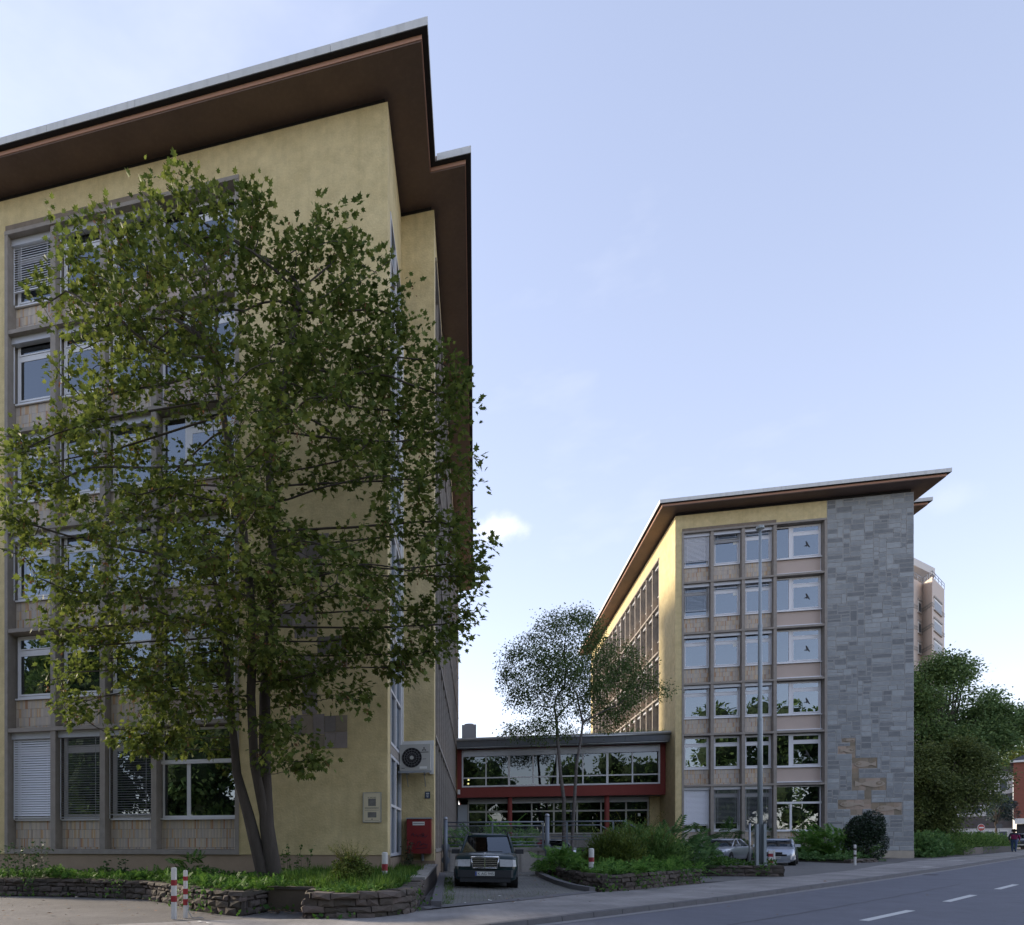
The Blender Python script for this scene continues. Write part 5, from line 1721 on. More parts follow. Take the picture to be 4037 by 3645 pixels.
fern('fern_shrub', 'small pinnate shrub at the left end of the railing', A3(1800, 3340, 29.6, .4), 60, .5, M_FERN, 74, .8, group='shrubs behind the low wall', up=1.7)
fern('fern_shrub', 'leafy shrub covering the front of the silver coupe', A3(2715, 3400, 28.9, .55), 170, .46, M_FERND, 75, 1.0, group='shrubs by the parked cars', up=1.05)
fern('fern_shrub', 'dark feathery shrub behind the silver coupe under the blinds', A3(2790, 3390, 44.5, .6), 150, .8, M_FERND, 76, 2.0, group='shrubs by the parked cars', up=2.4)
fern('fern_shrub', 'feathery shrub between the two silver cars and the wall', A3(2930, 3390, 45.0, .6), 120, .8, M_FERND, 77, 1.5, group='shrubs by the parked cars', up=2.3)
fern('fern_shrub', 'pinnate branch rising behind the silver convertible', A3(3060, 3390, 45.5, .6), 70, .8, M_FERND, 78, 1.2, group='shrubs by the parked cars', up=2.2)
fern('fern_shrub', 'large bright feathery shrub left of the clipped holly', A3(3290, 3395, 38.5, .5), 330, .75, M_FERN, 79, 1.75, group='shrubs by the slate wall', up=2.0)
fern('fern_shrub', 'low feathery shrub under the tiled sill right of the convertible', A3(3190, 3392, 43.0, .5), 130, .65, M_FERND, 80, 1.3, group='shrubs by the slate wall', up=1.3)
bh = A3(3417, 3392, 36.5, .55)
leafy('holly_bush', 'dense dark green clipped holly column before the slate wall', 'shrub', bh, [(bh[0], bh[1], 1.55, .92, .85, 1.05), (bh[0] - .1, bh[1], 2.2, .85, .8, .85), (bh[0] + .25, bh[1], 2.55, .55, .55, .75), (bh[0] - .3, bh[1], 2.4, .5, .5, .6)], 15000, .085, M_HOL, 90, T_OVAL, (.1, bh + np.array([0, 0, .8])), shell=.72, jit=1.0)
# hedge band right of the slate wall
for k, (px, py, Z, rx, rz, m_, lab) in enumerate([
        (3650, 3375, 43, 1.5, 1.05, M_FERND, 'rounded dark hedge shrub at the corner of the slate wall'),
        (3740, 3362, 46.5, 1.7, 1.15, M_JUN, 'middle broad green hedge shrub along the pavement'),
        (3830, 3346, 50.5, 1.8, 1.05, M_JUN, 'feathery green hedge shrub above the low concrete wall'),
        (3910, 3338, 54, 1.8, .95, M_JUN, 'last green hedge shrub next to the walking person')]):
    b0 = A3(px, py, Z, gz(*at(px, py, Z)[:2]))
    leafy('hedge_shrub', lab, 'shrub', b0, [(b0[0] + (j - 1.5) * rx * .42, b0[1] + (j - 1.5) * rx * .45, b0[2] + rz * (.55 + .1 * (j % 2)), rx * .55, rx * .55, rz * .72) for j in range(4)],
          5200, .22, m_, 100 + k, T_NEEDLE if k else T_OVAL, (.06, b0 + np.array([0, 0, .5])), group='hedge beyond the slate wall', shell=.55, clumps=500, spread=.16, upw=.7, droop=0)
# ------------------------------------------------------------------ ground cover in the beds
def cover(name, label, poly, zf, n, size, m, tmpl, seed, up=1.0, hj=.12, cat='weeds'):
    rg = np.random.default_rng(seed)
    poly = np.array(poly, float); lo, hi = poly.min(0), poly.max(0)
    P = rg.uniform(lo, hi, (n * 4, 2)); P = P[inpoly(P, poly)][:n]
    n = len(P)
    # uneven patches
    k = np.sin(P[:, 0] * 2.1 + 1) * np.sin(P[:, 1] * 2.7) * .5 + .5
    z = np.array([zf(*p) if callable(zf) else zf for p in P]) + rg.uniform(0, 1, n) * hj * (.4 + k)
    P3 = np.column_stack([P, z])
    D = unit(rg.normal(size=(n, 3)) * np.array([.6, .6, .25]) + np.array([0, 0, up]))
    N = unit(np.array([0, 0, 1.0]) + rg.normal(size=(n, 3)) * .7)
    o = foliage(name, P3, D, N, size * rg.uniform(.5, 1.3, n) * (.6 + .7 * k), tmpl, m)
    return tag(o, label, cat, kind='stuff')
bedL = [(-16, 16.75), (-11.2, 16.75), (-8.5, 16.3), (-7, 15.1), (-5.9, 13.9), (-4.75, 13.0), (-4.4, 14.0), (-3.3, 14.0), (-3.1, 12.65), (-2.5, 12.55), (-1.7, 13.0), (-1.45, 14.5), (-1.6, 22.9), (-2.5, 22.9), (-2.5, 19.4), (-16, 19.4)]
cover('grass', 'tall green grass in the near planter around the bollard', [(-5.2, 17.5), (-4.6, 15.5), (-3.0, 13.3), (-1.7, 13.2), (-1.55, 22.5), (-2.5, 22.5), (-2.6, 19.2), (-5, 19)], .46, 15000, .30, M_GRASS, T_BLADE, 201, 1.2, .05, 'grass')
cover('weeds', 'broad-leaved green weeds covering the near planter', bedL, .48, 15000, .085, M_WEED, T_OVAL, 202, .35, .16)
cover('weeds', 'pinnate weeds along the rim of the near planter', [(-14, 16.6), (-11.2, 16.5), (-8.4, 16.0), (-6, 13.6), (-4.7, 12.9), (-3.4, 14.2), (-2.6, 12.5), (-1.8, 12.8), (-2.2, 14.2), (-5.2, 15.2), (-8, 17.5), (-14, 17.6)], .50, 1500, .22, M_WEED, T_FROND, 203, .35, .12)
cover('weeds', 'leafy ground cover filling the round bed', [(2.95, 26), (3.0, 21.5), (3.4, 19.7), (3.9, 20.0), (6.9, 23.3), (6.8, 25), (4.5, 26.5)], .60, 5200, .13, M_WEED, T_OVAL, 204, .3, .22)
cover('weeds', 'pinnate leaves spilling over the round bed wall', [(2.95, 24), (3.1, 20.6), (3.5, 19.6), (4.2, 20.1), (6.95, 23.2), (6.4, 23.9), (4.5, 22)], .60, 800, .34, M_FERN, T_FROND, 205, .4, .15)
cover('weeds', 'low bright weeds on the planter at the lamp post', [(6.6, 28.8), (8.3, 27.9), (10.9, 27.55), (11.0, 28.4), (9, 29.5), (6.6, 30)], .55, 3200, .11, M_WEED, T_OVAL, 206, .4, .3)
cover('weeds', 'ground cover at the foot of the slate wall', [(18.9, 40.0), (21.2, 41.9), (22, 46), (24, 48.2), (14.5, 48.3), (16.5, 43.5)], .60, 3600, .2, M_FERND, T_OVAL, 207, .4, .3)
rgv = np.random.default_rng(220)
vp = []
for (x, y, n_) in [(-6.3, 13.75, 60), (-5.7, 13.25, 50), (4.6, 20.35, 40), (5.2, 21.05, 35), (6.2, 22.15, 60), (6.7, 22.7, 60), (3.5, 19.35, 30), (10.3, 27.3, 50), (9.2, 27.45, 40), (-9.5, 16.2, 40), (-12.5, 16.6, 40), (-1.2, 13.9, 40)]:
    q = np.column_stack([x + rgv.normal(size=n_) * .16, y - .06 + rgv.normal(size=n_) * .05, gz(x, y) + .12 + rgv.uniform(0, .45, n_)])
    vp.append(q)
vp = np.concatenate(vp)
ivy = foliage('ivy', vp, unit(rgv.normal(size=vp.shape) * .6 + np.array([0, -.5, -.6])), unit(np.array([0, -1.0, .6]) + rgv.normal(size=vp.shape) * .4), .085 * rgv.uniform(.6, 1.2, len(vp)), T_OVAL, M_WEED)
tag(ivy, 'creeping leaves hanging down the rough stone planter walls', 'ivy', kind='stuff')
cover('weeds', 'small weeds at the foot of the stone walls', [(-14, 16.45), (-11.2, 16.3), (-8.6, 15.8), (-6.2, 13.3), (-4.6, 12.5), (-4.3, 13.4), (-3.4, 13.3), (-3.3, 12.2), (-2.5, 12.1), (-1.2, 13.2), (-1.15, 13.4), (-2.5, 12.3), (-3.25, 12.4), (-3.3, 13.5), (-4.45, 13.6), (-4.62, 12.7), (-6.1, 13.5), (-8.6, 16.0), (-11.2, 16.5), (-14, 16.65)], lambda u, v: gz(u, v), 700, .11, M_WEED, T_OVAL, 208, .5, .1)
cover('weeds', 'weeds growing along the driveway edges', [(-.72, 15), (-.45, 15.2), (-.75, 23.5), (-1.0, 23.5)], dz_drive, 700, .12, M_GRASS, T_BLADE, 209, .9, .02)
cover('weeds', 'weeds between the curved kerb and the stone wall', [(2.45, 26), (2.62, 26), (2.75, 21.2), (3.15, 19.6), (4.0, 19.7), (5.5, 21.3), (6.9, 22.9), (5.5, 21.2), (3.9, 19.45), (3.2, 19.1), (2.6, 20.4), (2.3, 23)], lambda u, v: dz_drive(u, v), 620, .12, M_WEED, T_OVAL, 210, .6, .1)
cover('weeds', 'grassy tufts between the driveway pavers', [(-.3, 15.4), (1.3, 17.2), (2.4, 18.9), (2.2, 22), (.9, 18.6), (-.5, 17)], dz_drive, 420, .07, M_GRASS, T_BLADE, 211, .5, .02)
cover('weeds', 'stonecrop and weeds growing on the red wing roof', [(5, 50.2), (13, 50.2), (13, 53), (5, 53)], 9.25, 900, .35, M_WEED, T_BLADE, 212, .9, .1)
def tall_weed(px, py, Z, h, n, seed, lab, m=M_WEED, wdt=.5):
    rg = np.random.default_rng(seed)
    b0 = A3(px, py, Z, .46)
    t_ = thing('tall_weed', tuple(b0), lab, 'weed', group='tall weeds in the near planter')
    st = MB(); Ps = []; Ds = []
    for k in range(n):
        x = rg.uniform(-wdt, wdt); y = rg.uniform(-.2, .2); hh = h * rg.uniform(.6, 1.1); lx = rg.uniform(-.15, .15)
        st.tube([(x, y, 0), (x + lx * .4, y, hh * .5), (x + lx, y, hh)], [.009, .006, .003], 4, False)
        t = rg.uniform(.1, 1, 26)
        p = np.column_stack([x + lx * t, np.full(26, y), hh * t]) + rg.normal(size=(26, 3)) * .03 + b0
        Ps.append(p); Ds.append(unit(rg.normal(size=(26, 3)) * np.array([1, 1, .4]) + np.array([0, 0, .15])))
    st.build('stem', mat('green_stem', (.06, .06, .03), .8), t_)
    P = np.concatenate(Ps); D = np.concatenate(Ds)
    foliage('leaves', P, D, unit(np.array([0, 0, 1.0]) + rg.normal(size=P.shape) * .5), .11 * rg.uniform(.5, 1.2, len(P)), T_OVAL, m, t_)
tall_weed(95, 3440, 19.6, 1.05, 16, 301, 'clump of tall thin weeds at the left end of the near planter', mat('weed_dark', (0.048, 0.096, 0.032), .5, transl=.3, island=.3), .75)
tall_weed(460, 3440, 19.6, .55, 4, 302, 'few short weed stalks under the third blind', mat('weed_dark', (0.048, 0.096, 0.032), .5), .45)
tall_weed(1180, 3430, 18.6, 1.05, 7, 303, 'tall thin weed stalks against the ochre wall right of the maple', M_WEED, .45)
fern('sumac_seedling', 'small pinnate seedling in front of the beige plinth', A3(750, 3440, 18.4, .46), 34, .42, M_WEED, 305, .5, up=.75)
tall_weed(1610, 3400, 22.2, 1.15, 9, 304, 'grey-green weed clump in front of the red letter cabinet', mat('weed_grey', (.085, .10, .055), .6, transl=.3, island=.3), .2)
def litter(name, label, pts, m, size, seed, tm=T_OVAL):
    rg = np.random.default_rng(seed)
    P = np.array(pts); n = len(P)
    o = foliage(name, P, unit(rg.normal(size=(n, 3)) * np.array([1, 1, .05])), unit(np.array([0, 0, 1.0]) + rg.normal(size=(n, 3)) * .15), size * rg.uniform(.5, 1.2, n), tm, m)
    return tag(o, label, 'litter', kind='stuff')
rg = np.random.default_rng(400)
pts = []
for (u0, u1, v0, v1, n, zf) in [(-14, -5, 10.5, 16.2, 170, gz), (-4.3, -3.4, 12.9, 13.6, 60, gz), (-.6, 2.6, 15.5, 26, 90, lambda a, b: dz_drive(a, b) + .03), (0, 12, 13, 26, 30, gz)]:
    for k in range(n):
        u, v = rg.uniform(u0, u1), rg.uniform(v0, v1)
        pts.append((u, v, zf(u, v) + .045))
litter('fallen_leaves', 'dry brown leaves scattered over the asphalt', pts, mat('dry_leaf', (.19, .12, .065), .9, island=.5), .10, 401)
litter('paper_litter', 'scraps of white paper litter on the driveway', [(x, y, dz_drive(x, y) + .045) for x, y in [(.35, 16.3), (.9, 15.9), (1.9, 18.0), (-.2, 15.6), (-.1, 15.55), (.6, 17.2), (2.2, 24.5), (2.25, 24.0), (1.9, 25)]] + [(-5, 11.4, .05), (-4.7, 11.2, .05), (-10.5, 15.9, .05)], M_PAPER, .16, 402, (np.array([(-.3, 0, 0), (.3, 0, 0.02), (.35, .5, 0), (-.25, .55, .03)]), [[0, 1, 2, 3]]))
# potted plants behind panes of the far block
for k, (bay, fl, w_, h_, lab) in enumerate([(0, 1, .5, .75, 'bushy potted plant behind the lower first floor window at the ochre corner'), (1, 1, .55, 1.2, 'tall large-leaved potted plant behind the second first floor window'), (0, 2, .55, .9, 'leafy pot plants behind the second floor window at the ochre corner'), (1, 2, .5, .4, 'low pot plants behind the second floor window next to it')]):
    u = BRU + .40 + PIL[bay][1] + .82; z = LEDGE[fl - 1] + 1.12
    b0 = np.array([u, BRV + .85, z])
    leafy('potted_plant', lab, 'plant', b0, [(u - .2, b0[1], z + .1 + h_ * .45, w_ * .6, .2, h_ * .5), (u + .22, b0[1], z + .1 + h_ * .6, w_ * .5, .2, h_ * .45)], 160, .26, mat('pot_leaf', (.10, .17, .03), .4, transl=.3, island=.3), 500 + k, T_OVAL, (.03, b0 + np.array([0, 0, .3])), group='potted plants behind the panes', shell=.3)
# ------------------------------------------------------------------ cars
M_CGL = glass_mat('car_glass', .14, (.16, .18, .18))
M_CHR = mat('chrome', (.62, .63, .65), .18, metal=1.0)
M_TYRE = mat('tyre', (.014, .014, .015), .8, bump=.2, bscale=60)
M_RIM = mat('rim_alloy', (.38, .39, .41), .35, metal=.7)
M_LAMPG = mat('lamp_glass', (.36, .37, .38), .12, noise=.35, nscale=14, coat=.6)
M_PLATE = mat('plate_white', (.62, .62, .58), .5)
M_INK = mat('plate_black', (.015, .015, .015), .6)
M_EU = mat('plate_blue', (.02, .06, .30), .5)
M_TRIM = mat('black_trim', (.022, .024, .028), .55)
def wheel(par, x, y, r, wd, side):
    w_ = inst('wheel', None, par, (x, y, r))
    pr = [(0.62, -.5), (.9, -.5), (.985, -.38), (1.0, 0), (.985, .38), (.9, .5), (.62, .5)]
    n = 24; mb = MB(); vs_ = []
    for k in range(n):
        a = 2 * math.pi * k / n
        for q, o in pr: vs_.append((math.cos(a) * q * r, o * wd, math.sin(a) * q * r))
    m_ = len(pr)
    fs = [(k * m_ + j, k * m_ + j + 1, ((k + 1) % n) * m_ + j + 1, ((k + 1) % n) * m_ + j) for k in range(n) for j in range(m_ - 1)]
    mb.add(vs_, fs).build('tyre', M_TYRE, w_, smooth=True)
    mb = MB()
    yo = side * wd * .36
    mb.add([(math.cos(2 * math.pi * k / 24) * r * .63, yo, math.sin(2 * math.pi * k / 24) * r * .63) for k in range(24)], [tuple(range(24))])
    for k in range(8):
        a = 2 * math.pi * k / 8
        c, s_ = math.cos(a), math.sin(a)
        mb.hexa([(c * .04 - s_ * .03, yo, s_ * .04 + c * .03), (c * .04 + s_ * .03, yo, s_ * .04 - c * .03), (c * r * .6 + s_ * .022, yo, s_ * r * .6 - c * .022), (c * r * .6 - s_ * .022, yo, s_ * r * .6 + c * .022),
                 (c * .04 - s_ * .03, yo + side * .03, s_ * .04 + c * .03), (c * .04 + s_ * .03, yo + side * .03, s_ * .04 - c * .03), (c * r * .6 + s_ * .022, yo + side * .012, s_ * r * .6 - c * .022), (c * r * .6 - s_ * .022, yo + side * .012, s_ * r * .6 + c * .022)])
    mb.build('rim', M_RIM, w_)
def loft(secs, m, name, par, smooth=True, sub=0):
    """secs: list of closed rings of equal length"""
    n = len(secs[0]); mb = MB()
    fs = []
    for i in range(len(secs) - 1):
        for k in range(n):
            a = i * n + k; b_ = i * n + (k + 1) % n
            fs.append((a, b_, b_ + n, a + n))
    fs += [tuple(range(n - 1, -1, -1)), tuple((len(secs) - 1) * n + k for k in range(n))]
    mb.add([p for s_ in secs for p in s_], fs)
    o = mb.build(name, m, par, smooth=smooth)
    if sub:
        md = o.modifiers.new('sub', 'SUBSURF'); md.levels = sub; md.render_levels = sub
    return o
def car(name, label, loc, heading, paint, L, W, H, belt, hood_z, cab, wr, group, wagon=False, grille='merc', plate='', lamps='box', rails=False, detail=True):
    """local x forward (front at x=0, rear at -L), y to the car's left; cab = (cowl x, roof front x, roof rear x, rear base x)"""
    t_ = thing(name, loc, label, 'car', rot=heading, group=group)
    hw = W / 2
    def ring(x, w_, zb, zs, zt, tw):
        # lower body ring: sill, widest line, shoulder, top
        pts = []
        hh = [(w_ * .86, zb), (w_ * .97, zb + .06), (w_, zb + (zs - zb) * .45), (w_ * .99, zs - .06), (w_ * .95, zs), (tw, zt), (tw * .55, zt + .018), (0, zt + .028)]
        right = [(x, -y, z) for y, z in hh]
        left = [(x, y, z) for y, z in hh[:-1]]
        return right + left[::-1]
    x_c, x_rf, x_rr, x_rb = cab
    zb = .20
    st = []
    fl = hood_z - .12
    st.append(ring(-.02, hw * .80, .26, fl - .18, fl - .13, hw * .70))
    st.append(ring(-.10, hw * .90, .20, fl - .04, fl - .0, hw * .80))
    st.append(ring(-.30, hw * .97, .19, hood_z - .10, hood_z - .05, hw * .86))
    st.append(ring(x_c * .55, hw * 1.0, .19, hood_z - .05, hood_z, hw * .86))
    st.append(ring(x_c, hw * 1.0, .19, belt - .03, belt + .01, hw * .88))
    st.append(ring((x_c + x_rb) / 2, hw * 1.0, .19, belt - .01, belt + .02, hw * .88))
    st.append(ring(x_rb, hw * .99, .20, belt - .0, belt + .02, hw * .87))
    if not wagon:
        st.append(ring(-L + .35, hw * .96, .22, belt - .02, belt + .0, hw * .82))
    st.append(ring(-L + .12, hw * .93, .24, belt - .06, belt - .02, hw * .8))
    st.append(ring(-L, hw * .82, .32, belt - .2, belt - .16, hw * .7))
    # wheel arches are dark liners set into the flanks
    loft(st, paint, 'body', t_, True)
    rw = hw * .70; rz = H
    # glass house: windscreen, side glass, rear glass; pillars and roof in paint
    b0 = [(x_c, hw * .86, belt), (x_rb, hw * .86, belt)]
    t0 = [(x_rf, rw, rz - .06), (x_rr, rw * .98, rz - .07)]
    mb = MB()
    mb.add([(x_c, -hw * .86, belt), (x_c, hw * .86, belt), (x_rf + .04, rw, rz - .11), (x_rf + .04, -rw, rz - .11)] + [((x_c + x_rf) / 2 + .05, 0, (belt + rz - .05) / 2)], [(0, 1, 4), (1, 2, 4), (2, 3, 4), (3, 0, 4)])
    mb.build('windscreen', M_CGL, t_, smooth=True)
    for sg in (-1, 1):
        MB().add([(x_c, sg * hw * .865, belt), (x_rb, sg * hw * .865, belt), (x_rr, sg * rw, rz - .06), (x_rf, sg * rw, rz - .06)], [(0, 1, 2, 3)]).build('side_window', M_CGL, t_)
    MB().add([(x_rb, -hw * .86, belt), (x_rb, hw * .86, belt), (x_rr, rw, rz - .06), (x_rr, -rw, rz - .06)], [(3, 2, 1, 0)]).build('rear_window', M_CGL, t_)
    pl = MB()
    def pil(p, q, r_=.032):
        pl.tube([p, q], r_, 6)
    for sg in (-1, 1):
        pil((x_c + .02, sg * hw * .865, belt - .01), (x_rf + .02, sg * rw, rz - .05), .036)
        pil((x_rb, sg * hw * .865, belt), (x_rr, sg * rw, rz - .06), .05)
        xm = (x_rf + x_rr) * .5 + .1
        pil((xm, sg * hw * .872, belt), (xm, sg * rw * 1.005, rz - .06), .03)
        pil((x_rf, sg * rw, rz - .055), (x_rr, sg * rw, rz - .06), .035)
    pl.build('pillar', paint, t_, smooth=True)
    def rr_(x, dz, w2):
        return [(x, -w2, rz - .115), (x, -w2 * .97, rz - .035 + dz), (x, -w2 * .6, rz - .006 + dz), (x, 0, rz + dz), (x, w2 * .6, rz - .006 + dz), (x, w2 * .97, rz - .035 + dz), (x, w2, rz - .115)]
    loft([rr_(x_rf + .03, -.045, rw * 1.0), rr_(x_rf - .12, -.012, rw * 1.01), rr_((x_rf + x_rr) / 2, 0, rw * 1.01), rr_(x_rr + .12, -.012, rw * 1.0), rr_(x_rr, -.045, rw * .98)], paint, 'roof', t_)
    if rails:
        for sg in (-1, 1):
            MB().tube([(x_rf - .12, sg * rw * .97, rz - .03), (x_rf - .28, sg * rw * .97, rz + .045), (x_rr + .3, sg * rw * .97, rz + .045), (x_rr + .15, sg * rw * .97, rz - .03)], .018, 6).build('roof_rail', M_TRIM, t_, smooth=True)
    # seats and cabin floor
    mb = MB()
    mb.box(x_rb + .1, x_c - .1, -hw * .8, hw * .8, .4, belt - .12)
    for sg in (-1, 1):
        mb.box(x_rf - .75, x_rf - .6, sg * .38 - .24, sg * .38 + .24, belt - .12, belt + .18); mb.box(x_rf - .73, x_rf - .63, sg * .38 - .12, sg * .38 + .12, belt + .19, belt + .36)
    mb.build('seats', M_TRIM, t_)
    # wheels with dark arches
    for x in (-.86, -L + .93):
        for sg in (-1, 1):
            MB().tube([(x, sg * (hw - .30), wr), (x, sg * (hw + .002), wr)], wr * 1.16, 24).build('wheel_arch', M_BLACK, t_)
            wheel(t_, x, sg * (hw - .085), wr, .19, sg)
    # nose
    MB().hexa([(.06, -hw * .80, .30), (.06, hw * .80, .30), (-.42, hw * 1.01, .30), (-.42, -hw * 1.01, .30), (.06, -hw * .80, .50), (.06, hw * .80, .50), (-.42, hw * 1.012, .52), (-.42, -hw * 1.012, .52)]).build('bumper', M_TRIM if lamps == 'box' else paint, t_)
    MB().box(-.2, .03, -hw * .78, hw * .78, .17, .299).build('apron', M_TRIM if lamps == 'box' else paint, t_)
    MB().hexa([(-L - .05, -hw * .8, .32), (-L - .05, hw * .8, .32), (-L + .4, hw, .32), (-L + .4, -hw, .32), (-L - .05, -hw * .8, .52), (-L - .05, hw * .8, .52), (-L + .4, hw, .54), (-L + .4, -hw, .54)]).build('bumper', M_TRIM, t_)
    pz = .405
    pt = MB().box(.061, .072, -.26, .26, pz - .057, pz + .057).build('licence_plate', M_PLATE, t_)
    MB().box(.0725, .074, -.258, -.26 + .045, pz - .055, pz + .055).build('country_strip', M_EU, pt)
    if plate:
        stuff_text = text('plate_text', plate, .105, pt, (.0735, .022, pz - .037), (R(90), 0, R(90)), M_INK)
        stuff(stuff_text)
    for sg in (-1, 1):
        m_ = inst('mirror', None, t_, (x_c - .38, sg * (hw + .055), belt + .06))
        MB().hexa([(.06, -.12, -.06), (.06, .12, -.06), (-.05, .12, -.065), (-.05, -.12, -.065), (.05, -.11, .07), (.05, .11, .07), (-.05, .12, .085), (-.05, -.12, .085)]).build('housing', paint if lamps != 'box' else M_TRIM, m_)
        MB().box(-.02, .03, -.16 if sg > 0 else .09, -.09 if sg > 0 else .16, -.03, .0).build('arm', M_TRIM, m_)
    return t_, hw
M_GREEN = mat('paint_green', (.005, .022, .028), .3, coat=.22, spec=.25)
M_SILV = mat('paint_silver', (.40, .42, .46), .3, coat=1.0, metal=.55)
M_SILV2 = mat('paint_silver_blue', (.36, .40, .47), .3, coat=1.0, metal=.55)
hd = R(-90 - 3)
cz = dz_drive(.4, 19.2) + .035
T, hw = car('estate_car', 'dark green estate car with chrome grille parked on the driveway', (.27, 18.75, cz), hd, M_GREEN, 4.76, 1.74, 1.54, .93, .96, (-1.28, -1.95, -4.05, -4.55), .31, 'parked cars', True, plate='K AG 945', rails=True)
# chrome grille, lamps, star
gz0, gz1 = .56, .86
g = MB(); g.cur = 0
gw = .37
g.hexa([(.05, -gw + .05, gz0), (.05, gw - .05, gz0), (-.05, gw - .05, gz0), (-.05, -gw + .05, gz0), (.015, -gw, gz1), (.015, gw, gz1), (-.06, gw, gz1), (-.06, -gw, gz1)])
gr_ = g.build('grille', M_DARK, T)
def gx(z): return .055 - .035 * (z - gz0) / (gz1 - gz0)
def gwz(z): return gw - .05 + .05 * (z - gz0) / (gz1 - gz0)
for z in [gz0 + .05 * k for k in range(1, 6)]:
    MB().box(gx(z), gx(z) + .012, -gwz(z), gwz(z), z - .006, z + .006).build('slat', M_CHR, gr_)
MB().hexa([(gx(gz0), -.012, gz0), (gx(gz0), .012, gz0), (gx(gz0) + .018, .012, gz0), (gx(gz0) + .018, -.012, gz0), (gx(gz1), -.012, gz1), (gx(gz1), .012, gz1), (gx(gz1) + .018, .012, gz1), (gx(gz1) + .018, -.012, gz1)]).build('centre_bar', M_CHR, gr_)
sur = MB()
sur.tube([(gx(gz0) + .005, -gw + .045, gz0), (gx(gz0) + .005, gw - .045, gz0)], .014, 6); sur.tube([(gx(gz1) + .0, -gw, gz1), (gx(gz1), gw, gz1)], .030, 8)
sur.tube([(gx(gz0) + .005, -gw + .045, gz0), (gx(gz1), -gw, gz1)], .015, 6); sur.tube([(gx(gz0) + .005, gw - .045, gz0), (gx(gz1), gw, gz1)], .015, 6)
sur.build('surround', M_CHR, gr_, smooth=True)
star = MB()
star.tube([(.0, math.cos(k * math.pi / 8) * .038, .945 + math.sin(k * math.pi / 8) * .038) for k in range(17)], .005, 5)
for a in (90, 210, 330):
    star.tube([(0, 0, .945), (0, math.cos(R(a)) * .037, .945 + math.sin(R(a)) * .037)], [.007, .002], 4)
star.box(-.01, .01, -.006, .006, .87, .91)
star.build('star_emblem', M_CHR, T)
for sg in (-1, 1):
    h_ = MB().hexa([(.028, sg * .40, .59), (.0, sg * .74, .60), (-.12, sg * .75, .60), (-.1, sg * .40, .59), (.0, sg * .385, .80), (-.04, sg * .73, .79), (-.14, sg * .74, .79), (-.12, sg * .385, .80)]).build('headlight', M_LAMPG, T)
    MB().hexa([(-.002, sg * .745, .60), (-.10, sg * .83, .60), (-.2, sg * .84, .60), (-.12, sg * .745, .60), (-.042, sg * .735, .79), (-.12, sg * .81, .78), (-.22, sg * .82, .78), (-.14, sg * .735, .79)]).build('turn_signal', M_LAMPG, h_)
    MB().box(.03, .034, sg * .40 if sg > 0 else -.565, .565 if sg > 0 else -.40, .592, .60).build('lamp_trim', M_TRIM, h_)
# wiper, bonnet creases
MB().tube([(-1.24, -.5, .97), (-1.28, .1, 1.0), (-1.3, .45, .99)], .01, 5).build('wiper', M_TRIM, T)
MB().box(-1.40, -1.397, -.62, -.53, 1.01, 1.03).build('sticker', mat('sticker_green', (.12, .35, .2), .5), T)

def peug(label, loc, heading, paint, plate, round_lamps, L, W, H, cab, belt):
    t_, hw = car('parked_car', label, loc, heading, paint, L, W, H, belt, .88, cab, .30, 'parked cars', plate=plate, lamps='flush')
    for sg in (-1, 1):
        if round_lamps:
            mb = MB()
            for (yy, r_) in ((.60, .105), (.40, .08)):
                mb.tube([(-.24, sg * yy, .66), (-.02 - .08 * (yy - .3), sg * yy, .665)], [r_, r_ * .92], 16)
            mb.build('headlight', M_LAMPG, t_, smooth=False)
        else:
            MB().hexa([(-.02, sg * .34, .60), (-.16, sg * .72, .66), (-.3, sg * .74, .66), (-.2, sg * .34, .60), (-.10, sg * .36, .70), (-.42, sg * .76, .82), (-.55, sg * .72, .82), (-.3, sg * .36, .72)]).build('headlight', M_LAMPG, t_)
        MB().tube([(.03, sg * .58, .34), (.062, sg * .58, .34)], .05, 10).build('fog_lamp', M_LAMPG, t_)
    MB().box(.0605, .066, -.52, .52, .47, .56).build('air_intake', M_DARK, t_)
    g_ = MB().box(-.02, .045, -.33, .33, .585, .66).build('grille', M_DARK, t_)
    MB().box(.0455, .05, -.34, .34, .655, .668).build('chrome_strip', M_CHR, g_)
    MB().tube([(.03, 0, .69), (.05, 0, .69)], .045, 10).build('badge', M_CHR, t_)
    return t_
def hdg(du, dv): return math.atan2(dv, du)
p = at(3052, 3420, 32.6)
peug('small silver convertible with folded roofline, nose behind the barrier post', (p[0], p[1], gz(p[0], p[1]) + .02), hdg(-.42, -.907), M_SILV2, 'K AN 529', False, 3.83, 1.67, 1.36, (-1.05, -1.9, -2.55, -3.1), .92)
p = at(2790, 3405, 36.0)
peug('silver coupe with round headlights half hidden by leaves', (p[0], p[1], gz(p[0], p[1]) + .02), hdg(-.60, -.80), M_SILV, 'K', True, 4.6, 1.74, 1.38, (-1.35, -2.15, -3.0, -3.85), .92)
p = at(2125, 3345, 40.0)
car('parked_car', 'dark car mostly hidden behind the low wall and railing', (p[0], p[1], gz(p[0], p[1]) + .02), R(-60), mat('paint_dark', (.02, .025, .03), .3, coat=1.0), 4.3, 1.7, 1.46, .92, .92, (-1.1, -1.8, -3.3, -4.0), .30, 'cars in the yard')
p = at(2235, 3345, 43.0)
car('parked_car', 'pale silver car just visible behind the round bed', (p[0], p[1], gz(p[0], p[1]) + .02), R(-75), M_SILV, 4.3, 1.7, 1.42, .9, .9, (-1.1, -1.8, -3.3, -4.0), .30, 'cars in the yard')
p = at(4062, 3345, 60.0)
